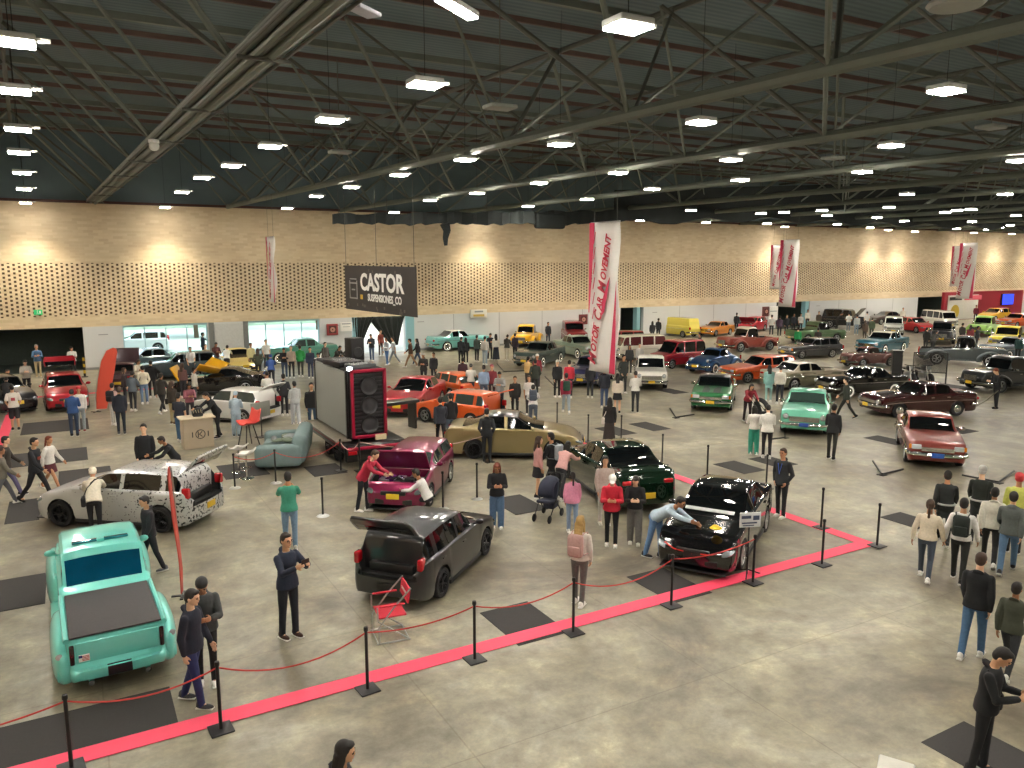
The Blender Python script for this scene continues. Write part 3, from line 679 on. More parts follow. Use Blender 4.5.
c1('white old pickup facing the viewer in the middle of the hall', 'pickup', 'd2d0c8', (650, 384), None, .88, 2, name='pickup_truck', cat='pickup truck')
c2('crimson minivan parked side on beside the blue beetle-shaped car', 'minivan', '960f20', (670, 369), (701, 366), 1, .85)
c1('pale yellow boxy truck with its tail to the hall', 'van', 'd3c24e', (679, 336), 95, .85, pil=[(-3, 3)], rglass=paint('cdbd4c'), name='box_truck', cat='truck')
c1('yellow orange coupe with open door near the grey wall', 'boxsedan', 'dd8718', (716, 335), 195, .85)
c1('red compact with bonnet raised near the far doorway', 'hatch', 'b5142c', (752, 331), 200, .9, hood_open=.95)
c2('copper coloured old pickup with white cab', 'oldpickup', '7e3022', (738, 352), (769, 350), 1, .95, roof_col='d9d0bf', name='pickup_truck', cat='pickup truck')
c1('small metallic blue beetle-shaped car', 'beetle', '1c4470', (714, 371), 193, .92, metal=.5)
c2('orange estate car in the middle of the hall', 'wagon', 'c84d1b', (751, 383), (784, 381), 1, .92)
c2('two-tone cream and tan saloon facing away to the right', 'boxsedan', '99907a', (829, 388), (801, 390), -1, .95, roof_col='d9d3c2', low_col='6d6a55', metal=.2)
c1('mint green fifties sedan facing the viewer with chrome grille', 'classic', '64b398', (806, 425), None, .9, -2, vbars=1, plate=M('22489a', .5), glass=M('33443f', .06, .2, .5))
vg = c1('vivid green classic with black roof facing the viewer', 'boxsedan', '0a6430', (714, 404), None, .93, -4, roof_col='2b2e2f', W=1.85)
for y_ in (-.24, .24): MB().box((1.5, y_, .935), (1.2, .3, .02), 0, rot=Matrix.Rotation(.075, 3, 'Y')).build('hood_stripe', BLACK, vg)
c1('sage green pickup parked along the far wall', 'pickup', '4a6643', (815, 342), -12, .95, name='pickup_truck', cat='pickup truck')
c1('dull black wagon in the far middle row', 'wagon', '2a2b2d', (810, 357), 170, .9, rough=.5)
c2('dark maroon sedan side on beside the person in black', 'boxsedan', '3c1216', (896, 418), (959, 416), 1, .95, rough=.12, hl='round', wh='chrome')
c1('shiny black classic behind the maroon sedan', 'classic', '121113', (861, 394), 165, .85, rough=.1)
c2('salmon red sedan facing the viewer on the open floor', 'boxsedan', '782c22', (905, 462), (897, 443), -1, .95, plate=M('2a58b0', .5))
c1('teal classic with white roof in the far row', 'classic', '1d5c6c', (882, 352), 190, .95, roof_col='d6d3c8')
c1('white old pickup behind the teal classic', 'pickup', 'd8d8d3', (893, 334), None, .9, 0, name='pickup_truck', cat='pickup truck')
c1('bright red sports car by the dark far doorway', 'hatch', 'c01b20', (915, 332), -110, .9)
c1('small white van by the dark far doorway', 'van', 'd9d8d0', (938, 328), -115, .9)
c1('black vintage car with bright round lamps facing the viewer', 'oldpickup', '17171c', (941, 342), None, .95, 0, name='car', rec=None)
c1('lime green old pickup in the far right row', 'oldpickup', '94bf62', (984, 335), None, .95, -15, name='pickup_truck', cat='pickup truck')
c1('lemon yellow old pickup in front of the lime green one', 'pickup', 'd0c02c', (1008, 348), None, .95, -12, name='pickup_truck', cat='pickup truck')
c1('orange coupe at the far right before the red booth', 'boxsedan', 'c8541e', (1016, 327), 180, .95)
c1('yellow car parked against the red booth', 'hatch', 'd6a51c', (994, 321), 180, .95)
c1('grey primer pickup with rounded cab', 'oldpickup', '4b5557', (962, 364), -58, 1., name='pickup_truck', cat='pickup truck', rough=.5)
c1('blue grey old car at the edge beside the grey pickup', 'classic', '44525c', (1012, 358), 170, .9)
c1('black classic with white slotted front near the person in black', 'oldpickup', '161a1a', (1006, 389), 168, .95, name='car', rec=None, vbars=1, W=1.6)
c1('dark sport utility with bonnet up in the far crowd', 'suv', '16191a', (846, 328), -70, 1., hood_open=.95)
c1('dark brown saloon in front of the far grey wall', 'sedan', '2e1a18', (885, 324), 170, .9)
c1('rusty hot rod with open cab beside the black display screen', 'hotrod', '54271f', (868, 366), 175, .8, rough=.7, name='car')
car('white car parked outside behind the first window', 'hatch', 'e3e6e6', (4.0, 60., 0), R(175), 1.)
# ------------------------------------------------------------------ floor tape and mats
PINK = M('ec4462', .6, 0, 0, .06, 6.)
for a in ((-13., 10.4, 15.22, 10.74, 'under the front row of black posts'), (14.88, 10.74, 15.22, 24.0, 'running back beside the black sedan'), (-2.6, 26., -2.25, 41.7, 'along the far left edge'), (-2.6, 41.7, 4.5, 42.05, 'behind the red compact car'), (-13., 31.2, -2.6, 31.5, 'leaving the picture at the left')):
    tag(MB().box(((a[0] + a[2]) / 2, (a[1] + a[3]) / 2, .012), (a[2] - a[0], a[3] - a[1], .006)).build('floor_tape', PINK, smooth=False), 'wide pinkish red floor tape ' + a[4], 'floor tape')

MATM = M('2f2d2c', .85, 0, 0, .2, 40.)
mats = [(-6, 10.42, .86, 11.8, 'long black floor mat under the front tape behind the turquoise pickup'),
 (-3.6, 16.0, -.8, 17.65, 'black mat left of the turquoise pickup'),
 (5.97, 10.33, 6.95, 11.72, 'black mat crossed by the front tape between the grey hatchback and the blonde woman'),
 (9.25, 10.32, 10.2, 11.72, 'black mat crossed by the front tape beside the black sedan\'s nose'),
 (9.25, 16.15, 10.2, 17.6, 'black mat beside the woman in wide jeans'),
 (17.0, 16.1, 17.9, 17.4, 'black mat on the open floor behind the black sedan, nearer of two'),
 (18.45, 16.1, 19.3, 17.35, 'black mat under the two people in white'),
 (18.5, 22.05, 19.35, 23.55, 'black mat in front of the white old pickup, right of two'),
 (16.9, 22.05, 17.75, 23.55, 'black mat in front of the white old pickup, left of two'),
 (24.7, 28.0, 25.6, 29.4, 'black mat beside the wheel of the white old pickup'),
 (-2.0, 27.6, .15, 29.55, 'dark mat behind the walking couple, farther of two'),
 (-.65, 24.6, .72, 26.4, 'dark mat behind the walking couple, nearer of two'),
 (-1.75, 21.55, -1.03, 23.6, 'dark mat beneath the walking man in the printed jacket'),
 (-1.9, 32.8, .3, 35.2, 'dark mat under the red compact car'),
 (3.55, 23.0, 4.8, 24.75, 'black mat under the white bar stools'),
 (5.86, 22.05, 6.85, 23.3, 'black mat between the grey sofa and the audio trailer'),
 (9.25, 3.6, 10.2, 5.5, 'black mat at the bottom right corner'),
 (16.95, 10.6, 17.75, 11.6, 'black mat beside the woman in the cream jumper'),
 (28.0, 16.1, 29.0, 17.3, 'black mat right of the salmon sedan'),
 (24.3, 16.2, 25.1, 17.5, 'black mat left of the salmon sedan'),
 (37.5, 21.8, 39.0, 24.6, 'black mat under the mesh screen frame'),
 (6.9, 33.0, 8.2, 34.4, 'black mat behind the white hatchback')]
for x0, y0, x1, y1, lab in mats:
    o = MB().box((0, 0, .004), (x1 - x0, y1 - y0, .008), 0).build('floor_mat', MATM, loc=((x0 + x1) / 2, (y0 + y1) / 2, 0), smooth=False)
    tag(o, lab, 'floor mat', 'black floor mats')
# ------------------------------------------------------------------ barrier posts and ropes
def post_meshes():
    a = MB().tube([(0, 0, .02), (0, 0, .95)], .024, 10).mesh('pole', BLACK)
    b_ = MB().box((0, 0, .014), (.3, .3, .022), 0, bev=.008).mesh('base_plate', BLACK)
    c_ = MB().lathe([(0, .99), (.03, .985), (.034, .96), (.034, .93), (.0, .93)], n=10).mesh('cap', BLACK)
    return (('pole', a), ('base_plate', b_), ('cap', c_))
PM = post_meshes()
rb_ = MB().lathe([(0, .05), (.03, .045), (.13, .02), (.16, .0), (0, 0)], n=16).mesh('base_disc', STEEL)
def post(p, lab, group, steel=False):
    o = empty('barrier_post', (p.x, p.y, 0), .2 * (p.x % 1), lab, 'barrier post', group)
    for n, me in PM:
        if steel and n == 'base_plate': n, me = 'base_disc', rb_
        c_ = bpy.data.objects.new(n, me); COL.objects.link(c_); c_.parent = o
ORD = ['first', 'second', 'third', 'fourth', 'fifth', 'sixth', 'seventh', 'eighth', 'ninth', 'tenth', 'eleventh', 'twelfth']
front = [(-2.35, 10.3), (-.41, 10.36), (1.34, 10.29), (3.38, 10.27), (5.14, 10.28), (7.0, 10.27), (9.14, 10.26), (11.22, 10.27), (13.16, 10.23), (15.12, 10.36)]
front = [Vector((a, b_, 0)) for a, b_ in front]
for k, p in enumerate(front[1:]): post(p, 'black barrier post on the front red tape, %s from the left' % ORD[k], 'posts along the front tape')
post(front[0], 'black barrier post on the front red tape just outside the left edge', 'posts along the front tape')
ROPE = M('b8342e', .7); ROPEW = M('c9a79b', .7)
def rope(p, q, lab, sag=.16, m=ROPE, zp=.9, zq=.9, group='red barrier ropes'):
    pts = []
    for k in range(13):
        s = k / 12; v = p.lerp(q, s); pts.append((v.x, v.y, lerp(zp, zq, s) - sag * 4 * s * (1 - s)))
    tag(MB().tube(pts, .011, 6).build('barrier_rope', m), lab, 'rope', group)
for k in range(len(front) - 3):
    rope(front[k], front[k + 1], 'thin red rope along the front tape, %s span from the left' % ORD[k], .1 + .07 * (k % 3))
mid = [((235, 488), 'beside the white stools'), ((276, 483), 'before the grey sofa'), ((323, 516), 'on the bare floor right of the man in green'), ((477, 499), 'behind the woman in wide jeans'),
 ((443, 509), 'by the magenta hatchback\'s kneeling visitor'), ((588, 442), 'behind the dark green sedan roof'), ((662, 465), 'right of the dark green sedan'), ((707, 478), 'behind the black sedan roof, left one'), ((766, 489), 'behind the black sedan roof, right one'),
 ((821, 528), 'on the right hand tape line'), ((557, 428), 'behind the gold sedan'), ((621, 443), 'beside the person in the long black dress'), ((360, 471), 'behind the magenta hatchback'), ((341, 471), 'at the audio trailer\'s tail'), ((434, 396), 'behind the bright red lowered sedan'), ((489, 462), 'in front of the gold sedan')]
MP = []
for k, (a, lab) in enumerate(mid):
    p = G(*a); MP.append(p); post(p, 'dark barrier post ' + lab, 'posts inside the show area', steel=k < 5)
rope(MP[0], MP[1], 'red rope between the stool post and the sofa post', .15)
rope(MP[1], MP[13], 'red rope drooping from the sofa post to the trailer tail', .3)
rope(MP[13], MP[12], 'pale pink ribbon tied behind the magenta hatchback', .25, ROPEW)
rope(MP[12], MP[15], 'pale ribbon in front of the gold sedan tail', .3, ROPEW)
# low black floor barriers around the classic cars
def low_bar(a, b_, c_, lab):
    p, q, s = G(*b_), G(*c_), G(*a)
    o = empty('floor_barrier', p, 0, lab, 'floor barrier', 'low black floor barriers')
    MB().box((0, 0, .01), (.22, .22, .02), 0, bev=.006).build('base_plate', BLACK, o)
    MB().tube([(0, 0, .02), (s.x - p.x, s.y - p.y, .03)], .028, 6).build('bar', BLACK, o)
    MB().tube([(0, 0, .03), (q.x - p.x, q.y - p.y, .03)], .028, 6).build('bar', BLACK, o)
for a in [((497, 364), (504, 372), (530, 371), 'before the dark green grey classic'), ((545, 377), (556, 388), (580, 384), 'before the deep blue classic'), ((670, 409), (676, 418), (694, 415), 'left of the vivid green classic'),
          ((873, 462), (882, 475), (903, 470), 'left of the salmon sedan'), ((1014, 472), (998, 483), (962, 476), 'right of the salmon sedan'), ((770, 440), (785, 438), (784, 428), 'left of the mint green sedan')]:
    low_bar(*a[:3], 'low black angled barrier on the floor ' + a[3])
# ------------------------------------------------------------------ hanging banners
BW = M('dddbd6', .7, 0, 0, .04, 3.); BR = M('c8385a', .7, 0, 0, .05); BRT = M('b92f45', .7, 0, 0, .05)
def mcm_banner(X, y0, y1, z0, z1, lab, cords=True):
    W, Hh = y1 - y0, z1 - z0
    o = empty('hanging_banner', (X, (y0 + y1) / 2, (z0 + z1) / 2), R(-90), lab, 'banner', 'car show banners'); k = Hh / 5.15
    mb = MB(); n = 16; vs = []
    for i in range(n + 1):
        v = -Hh / 2 + Hh * i / n
        for j in range(5):
            u = -W / 2 + W * j / 4; bow = .05 * math.sin(i / n * math.pi) * W
            vs.append((u + bow * .8 - .05, .06 * math.sin(i * .7 + j), v))
    fs = [(i * 5 + j, i * 5 + j + 1, (i + 1) * 5 + j + 1, (i + 1) * 5 + j) for i in range(n) for j in range(4)]
    mb.add(vs, fs); c_ = mb.build('cloth', BW, o); md = c_.modifiers.new('s', 'SOLIDIFY'); md.thickness = .012; md.offset = 0
    st = MB()
    def fl(p): return Vector((p.x, -.085 + p.z, p.y))
    u0, u1 = -W / 2 - .02, W / 2
    st.prism([(u0, Hh * .5), (u0 + .30 * k, Hh * .5), (u0 + .2 * k, Hh * .2), (u0 + .06, -Hh * .1), (u0 + .02, -Hh * .1)], -.004, .004, fn=fl)
    st.prism([(u1 - .02, -Hh * .49), (u1 - .34 * k, -Hh * .49), (u1 - .2 * k, -Hh * .2), (u1 - .03, Hh * .12)], -.004, .004, fn=fl)
    for t in range(7):
        a = .3 - t * .1; st.prism([(u0 + .34 * k, Hh * (a + .14)), (u0 + .38 * k, Hh * (a + .14)), (u0 + .28 * k, Hh * (a + .06)), (u0 + .24 * k, Hh * (a + .06))], -.003, .003, fn=fl)
    st.prism([(-.05 * k, -.6 * k), (.12 * k, -.45 * k), (.42 * k, .75 * k), (.3 * k, .6 * k), (-.02 * k, -.1 * k)], -.003, .003, fn=fl)
    st.build('stripe', BR, o, smooth=False)
    # the words climb the banner from bottom left to top right
    ang = math.atan2(4.3, .86 * W / 1.6); d = Vector((math.cos(ang), math.sin(ang))); pos = Vector((-.56 * W / 1.6, -2.3)) * k; tm_ = .74
    for big, rest in (('M', 'OTOR'), ('C', 'AR'), ('M', 'OVEMENT')):
        for txt, sz in ((big, .62 * k), (rest, .445 * k)):
            m_ = text_mesh('lettering', txt, sz, BRT, o, (pos.x, -.09, pos.y), (R(90), 0, 0), align='LEFT', bold=.012 * k, shear=.25)
            m_.scale = (tm_, 1, 1); m_.rotation_euler = (Matrix.Rotation(-ang, 3, 'Y') @ Matrix.Rotation(R(90), 3, 'X')).to_euler()
            wd = max(v.co.x for v in m_.data.vertices) * tm_ + .02 * k; pos = pos + d * wd
        pos = pos + d * .14 * k
    MB().tube([(-W / 2 - .05, 0, Hh / 2), (W / 2, 0, Hh / 2)], .025, 8).build('top_bar', STEEL, o)
    c2_ = MB()
    for u in (-W * .4, W * .4): c2_.tube([(u, 0, Hh / 2), (u, 0, ZB - (z0 + z1) / 2)], .006, 5)
    c2_.build('hanging_wire', STEELD, o)
mcm_banner(16., 21.05, 22.65, 2.38, 7.53, 'tall white banner with red lettering hanging over the middle of the hall, the nearest')
mcm_banner(45., 38.5, 40.1, 3.0, 7.75, 'white banner with red lettering, front one of the pair above the green pickup')
mcm_banner(52., 45.7, 47.35, 3.95, 7.6, 'white banner with red lettering, rear one of the pair above the green pickup')
mcm_banner(73., 42.2, 43.8, 2.8, 7.93, 'white banner with red lettering, front one of the pair before the red booth')
mcm_banner(80., 47.2, 48.8, 3.7, 7.8, 'white banner with red lettering, rear one of the pair before the red booth')
mcm_banner(8.9, 39.2, 40.6, 4.2, 7.42, 'narrow looking white banner seen edge on before the slotted wall')
o = empty('hanging_banner', (12.4, 34.55, 4.95), R(-90), 'big black banner with white CASTOR lettering before the curtained doorway', 'banner')
mb = MB(); mb.prism([(-4.7, 1.08), (4.7, 1.05), (4.75, -1.0), (-4.65, -1.12)], -.02, .02, fn=lambda v: Vector((v.x, v.z, v.y))); mb.build('cloth', M('2b2625', .6, 0, 0, .3, 1.5), o, smooth=False)
text_mesh('lettering', 'CASTOR', 1.1, WHITE, o, (.6, -.05, .27), (R(90), 0, 0), sx=1.32, bold=.035)
text_mesh('lettering', 'SUSPENSIONES_CO', .46, WHITE, o, (1.0, -.05, -.42), (R(90), 0, 0), sx=1.08, bold=.012)
e = MB()
for a, b_, c_, d_ in ((-3.3, .22, 1.2, .07), (-3.3, .42, 1.0, .05), (-3.3, -.52, 1.2, .07), (-3.85, -.1, .07, .9), (-2.75, -.1, .07, .9), (-3.3, -.1, .5, .07)): e.box((a, -.04, b_), (c_, .02, d_), 0)
e.box((-2.1, -.04, -.42), (.3, .02, .22), 1)
for k in range(16): e.box((rnd.uniform(-4.4, 4.4), -.035, rnd.choice((-.85, .82)) + rnd.uniform(-.12, .12)), (.14, .02, .12), 2)
e.build('emblem', [M('8f8d8c', .6), M('c6a032', .6), M('57504c', .6)], o, smooth=False)
w_ = MB()
for u in (-4.5, 0, 4.5): w_.tube([(u, 0, 1.03), (u, 0, ZB - 4.95)], .012, 5)
w_.build('hanging_wire', STEELD, o)
# black cloth hung along the rigging in front of the back wall
CURT = M('1d2322', .9, 0, 0, .25, 3.)
def strip(path, th=.25):
    """path: (x, y, z_top, z_bottom) along a hanging cloth with a ragged lower edge and shallow folds"""
    mb = MB(); vs = []; N = len(path)
    for i, (x_, y_, zt, zb) in enumerate(path):
        o_ = .12 * math.sin(i * 1.9)
        vs += [(x_, y_ + o_ - th / 2, zt), (x_, y_ + o_ - th / 2, zb), (x_, y_ + o_ + th / 2, zb), (x_, y_ + o_ + th / 2, zt)]
    fs = []
    for i in range(N - 1):
        for k in range(4): fs.append((i * 4 + k, i * 4 + (k + 1) % 4, (i + 1) * 4 + (k + 1) % 4, (i + 1) * 4 + k))
    fs += [(0, 1, 2, 3), tuple((N - 1) * 4 + k for k in range(4))]
    return mb.add(vs, fs)
path = []
for k in range(60):
    s = k / 59; x_ = 12.1 + 18. * s
    path.append((x_, 40., 8.62 + .75 * s + .06 * math.sin(k * .9), 8.12 + .42 * s + .12 * math.sin(k * 1.7) * (k % 3) * .4))
o = empty('rigging_cloth', (0, 0, 0), 0, 'long ragged black cloth rolled along the rigging in front of the sand coloured wall', 'rigging cloth')
strip(path).build('cloth', CURT, o)
MB().tube([(18.37, 40, 8.3), (18.5, 40, 7.9), (18.4, 40, 7.5), (18.42, 40, 7.1)], [.3, .22, .16, .1], 8).build('cloth_tail', CURT, o)
MB().box((25.2, 40, 8.6), (2., .5, .9), 0, bev=.15).build('cloth_bundle', CURT, o)
for x_ in (12.4, 15, 18, 21, 24, 27): MB().tube([(x_, 40, 8.6), (x_, 40, ZT)], .015, 5).build('hanging_wire', STEELD, o)
path = [(30. + 75 * k / 60, 40., 10.6 + 1.6 * min(1, k / 20), 8.6 + .55 * min(1, k / 10) + .2 * math.sin(k * 1.3)) for k in range(61)]
o = empty('rigging_curtain', (0, 0, 0), 0, 'wide black curtain hung under the roof trusses on the right', 'curtain')
strip(path).build('cloth', CURT, o); MB().tube([(30, 40, 12.2), (105, 40, 12.2)], .06, 6).build('rail', STEELD, o)
for k in range(13): MB().tube([(30.5 + k * 6, 40, 10.5), (30.5 + k * 6, 40, ZT)], .02, 5).build('hanging_wire', STEELD, o)
# curtains tied in the bright doorway
def drape(lab, x0, x1, xb0, xb1, zb, tieside=0):
    mb = MB(); nu, nv = 24, 12; vs = []
    for j in range(nv + 1):
        s = j / nv; a, b_ = lerp(x0, xb0, s ** 1.3), lerp(x1, xb1, s ** .8 if xb1 < x1 else s)
        for i in range(nu + 1):
            q = i / nu; vs.append((lerp(a, b_, q), YW - .1 + .09 * math.sin(q * 30) * (1 - .3 * s), lerp(2.5, zb, s)))
    fs = [(j * (nu + 1) + i, j * (nu + 1) + i + 1, (j + 1) * (nu + 1) + i + 1, (j + 1) * (nu + 1) + i) for j in range(nv) for i in range(nu)]
    mb.add(vs, fs); o = mb.build('curtain', CURT); md = o.modifiers.new('s', 'SOLIDIFY'); md.thickness = .03; tag(o, lab, 'curtain')
drape('black curtain tied at the left of the bright doorway', 16.52, 18.1, 16.75, 17.25, .9)
drape('black curtain swagged over the middle of the bright doorway', 17.7, 20.3, 19.3, 19.75, .5)
# ------------------------------------------------------------------ wall fittings
def wallbox(name, px, w, h, z, m, lab, cat, extra=None):
    p = onY(px, 300, YW); o = empty(name, (p.x, YW - .02, z), 0, lab, cat); MB().box((0, -.05, 0), (w, .1, h), 0, bev=.015).build('panel', m, o)
    if extra: extra(o)
    return o
REDB = M('8f2b2b', .5)
def hose(o): MB().box((0, -.108, 0), (.5, .012, .5), 0).build('glass_front', M('5a3a38', .15, 0, .5), o); MB().lathe([(.17, 0), (.17, -.03), (.05, -.03), (.05, 0)], (0, -.115, 0), 'Y', 18).build('hose_reel', M('b08070', .6), o)
wallbox('fire_cabinet', 331, .75, .75, 1.75, REDB, 'dark red fire hose cabinet beside the bright doorway', 'fire cabinet', hose)
wallbox('notice_board', 345, .8, .6, 1.9, WHITE, 'white notice beside the fire hose cabinet', 'notice', lambda o: MB().box((0, -.104, .2), (.6, .006, .08), 0).box((0, -.104, 0), (.5, .006, .04), 0).build('printed_lines', M('9aa0a0'), o))
wallbox('fire_cabinet', 583, .8, .8, 1.7, M('6d2a2c', .5), 'dark fire hose cabinet above the maroon wagon', 'fire cabinet', hose)
wallbox('fire_cabinet', 766, .9, .9, 1.7, M('5f3132', .5), 'dark fire hose cabinet beside the far open doorway', 'fire cabinet', hose)
wallbox('notice_board', 773, 1.2, 1.3, 1.5, WHITE, 'white notice by the far open doorway', 'notice', lambda o: MB().box((0, -.104, .2), (.9, .006, .08), 0).build('printed_lines', M('9aa0a0'), o))
def sgn(o): MB().box((0, -.108, -.12), (.9, .012, .16), 0).build('yellow_print', M('c9a64a', .5), o); MB().box((0, -.108, .16), (.7, .012, .12), 0).build('grey_print', M('8a8f90', .5), o)
wallbox('wall_sign', 478, 1.35, .62, 2.45, M('d8d5cc', .5), 'white sign with a yellow stripe fixed on the grey wall', 'sign', sgn)
o = empty('exit_sign', (onY(38, 311, YW).x, YW, 3.42), 0, 'small green exit sign low on the slotted wall', 'exit sign')
MB().box((0, -.06, 0), (.42, .1, .28), 0, bev=.01).build('panel', M('23a060', .4, 0, 0, 0, emit=.6), o)
e = MB(); e.tube([(-.05, 0, .03), (-.02, 0, -.03), (-.08, 0, -.09)], .014, 6); e.tube([(-.02, 0, -.03), (.04, 0, -.09)], .014, 6); e.ell((-.03, 0, .075), (.025, .012, .025)); e.box((.1, 0, 0), (.08, .01, .16)); e.build('running_figure', WHITE, o, loc=(0, -.115, 0))
# red exhibition booth at the far end
bx0, bx1 = onY(944, 310, 50.).x, onY(1022, 310, 50.).x
o = empty('exhibition_booth', ((bx0 + bx1) / 2, 50., 0), 0, 'red exhibition booth with white panel and blue screen at the far right', 'booth'); wB = bx1 - bx0
MB().box((0, .2, 1.5), (wB, .3, 3.0), 0).build('back_wall', M('8f1c2c', .5), o)
MB().box((-wB * .28, -.02, 1.35), (wB * .36, .12, 2.6), 0, bev=.02).build('white_panel', M('cfcfc6', .5), o)
e = MB(); e.lathe([(.75, 0), (.75, -.03), (0, -.03)], (-wB * .38, -.09, .9), 'Y', 24); e.build('yellow_emblem', M('b9a02c', .5), o)
MB().box((-wB * .38, -.095, 2.3), (2.2, .02, .35), 0).build('dark_print', BLACK, o); MB().box((-wB * .17, -.095, 2.35), (3.2, .02, .5), 0).build('pink_print', M('d65a6a'), o)
s_ = MB().box((wB * .28, -.03, 2.0), (2.4, .16, 1.3), 0, bev=.03).build('screen', BLACK, o); MB().box((wB * .28, -.118, 2.0), (2.2, .02, 1.15), 0).build('display', M('2b3ce0', .3, 0, 0, .2, 2., emit=1.6), s_)
# ------------------------------------------------------------------ outdoors behind the glass
GRN = M('5c7f66', .9, 0, 0, .5, 2.); TRK = M('5a4b3c', .9)
for k, (x_, y_, h) in enumerate([(-4, 70, 6), (3.5, 74, 7), (9, 69, 6), (14, 76, 8), (20, 72, 7), (27, 75, 7)]):
    o = empty('tree', (x_, y_, 0), k, 'leafy tree outside beyond the glazed openings', 'tree', 'trees outside')
    mb = MB(); r_ = random.Random(k)
    for q in range(26): mb.ell((r_.uniform(-1.9, 1.9), r_.uniform(-1.9, 1.9), h * .55 + r_.uniform(-1.6, 1.8)), (r_.uniform(.5, 1.1),) * 3, 8, 6)
    mb.build('foliage', GRN, o); MB().tube([(0, 0, 0), (.1, 0, h * .3), (0, .1, h * .6)], [.2, .16, .1], 8).build('trunk', TRK, o)
struct('trim_9', MB().box((12, 80, 1.), (70, .3, 2.), 0), M('9fb0a4', .9, 0, 0, .3, 1.))
# ------------------------------------------------------------------ feather flags
def feather(p, ang, Hh, wd, m, lab, poledir=1):
    o = empty('feather_flag', (p.x, p.y, 0), ang, lab, 'flag')
    k = Hh / 2.75; poly = [(.03, .12), (wd * .42, .14), (wd * .62, .9 * k), (wd * .85, 1.8 * k), (wd, 2.55 * k), (wd * .98, 2.7 * k), (wd * .86, 2.75 * k), (wd * .6, 2.62 * k), (wd * .38, 2.2 * k), (wd * .18, 1.4 * k), (.05, .6 * k)]
    mb = MB(); mb.prism(poly, -.008, .008, fn=lambda v: Vector((v.x, v.z + .03 * math.sin(v.y * 2.2), v.y))); mb.build('cloth', m, o)
    MB().tube([(0, 0, .03), (0, .0, .6 * k), (wd * .16, 0, 1.4 * k), (wd * .36, 0, 2.2 * k), (wd * .58, 0, 2.63 * k), (wd * .86, 0, 2.77 * k)], .014, 6).build('pole', STEEL, o)
    b_ = MB(); b_.box((0, 0, .015), (.4, .06, .02)); b_.box((0, 0, .015), (.06, .4, .02)); b_.build('cross_base', BLACK, o)
feather(G(96, 412), R(-25), 2.7, 1.05, M('d0503c', .6, 0, 0, .05), 'orange red feather flag standing beside the red compact car')
p_ = G(183, 596); feather(p_, math.atan2(p_.y, p_.x) + R(171), 2.62, .55, M('b84438', .6, 0, 0, .05), 'narrow red feather flag seen edge on behind the couple by the pickup')
# ------------------------------------------------------------------ audio trailer with screen
TRIM = M('a01538', .35, .3, .6, .05); SCR = M('8a8d88', .5, .1, 0, .06, 60.); SPK = M('141417', .7)
o = empty('audio_trailer', (8.0, 24.5, 0), 0, 'black audio trailer carrying a grey screen and tall red edged speaker box', 'trailer')
mb = MB(); mb.box((-.1, 0, .58), (1.95, 4.2, .3), 0, bev=.05); mb.box((-.1, -2.05, .45), (2.0, .25, .5), 0, bev=.06); mb.build('chassis', M('131214', .3, .2, .6), o)
mb = MB(); mb.box((-.1, -2.2, .62), (1.9, .06, .1), 0, bev=.02); mb.box((-1.06, -.2, .62), (.05, 3.6, .08), 0); mb.build('red_edging', TRIM, o)
mb = MB(); mb.box((-1.02, .1, .79), (.5, 3.6, .06), 0, bev=.01)
for k in range(22): mb.box((-1.02, -1.6 + k * .16, .83), (.44, .05, .02), 0)
mb.build('tread_plate', M('8b8578', .5, .4, 0, .2, 12.), o)
mb = MB(); mb.box((-.2, .1, 1.9), (1.14, 3.7, 2.1), 0, bev=.04); mb.build('speaker_box', SPK, o)
fr = MB()
for xx in (-.72, .32): fr.box((xx, -1.78, 1.9), (.1, .08, 2.14), 0, bev=.02)
for zz in (.88, 2.92): fr.box((-.2, -1.78, zz), (1.14, .08, .1), 0, bev=.02)
fr.build('red_frame', TRIM, o)
gm = MB()
for k in range(16): gm.box((-.2, -1.765, 1.0 + k * .12), (.9, .03, .05), 0)
gm.build('front_grille', M('232326', .5), o)
for zz in (1.25, 1.85, 2.45):
    MB().lathe([(.0, -.02), (.1, -.03), (.14, -.01), (.25, -.03), (.27, -.05), (.28, 0)], (-.2, -1.79, zz), 'Y', 22).build('woofer', M('2b2b2e', .5), o)
MB().box((-.82, .1, 1.88), (.08, 3.3, 2.0), 0, bev=.015).build('screen', SCR, o)
fr = MB()
for y_ in (-1.6, 1.8): fr.box((-.85, y_, 1.88), (.06, .08, 2.1), 0)
fr.build('screen_frame', BLACK, o)
MB().box((.0, -2.21, .92), (.36, .02, .17), 0, bev=.006).build('number_plate', M('c8bd9a', .5), o)
for s in (1, -1):
    MB().box((-.1 + s * .8, -2.2, .5), (.28, .05, .12), 0, bev=.02).build('tail_light', REDL, o)
    for y_ in (-.5, .4):
        tm, rm = wheel_meshes(.3, 'dark'); w_ = bpy.data.objects.new('wheel', tm); COL.objects.link(w_); w_.parent = o; w_.location = (-.1 + s * .84, y_ - .4, .3); w_.rotation_euler = (0, 0, R(0 if s < 0 else 180)) if False else (0, 0, R(90)); q = bpy.data.objects.new('rim', rm); COL.objects.link(q); q.parent = w_; w_.rotation_euler = (0, 0, R(-90 if s < 0 else 90)); w_.rotation_euler = (0, 0, R(90) * (1 if s < 0 else -1))
MB().tube([(-.1, -2.1, .4), (-.1, -2.5, .4)], .04, 8).ell((-.1, -2.5, .43), (.05, .05, .05)).build('tow_ball', CHROME, o)
MB().ell((-.76, -1.7, 3.0), (.09, .07, .07)).build('lamp', M('e8f2ff', .3, 0, 0, 0, emit=6.), o)
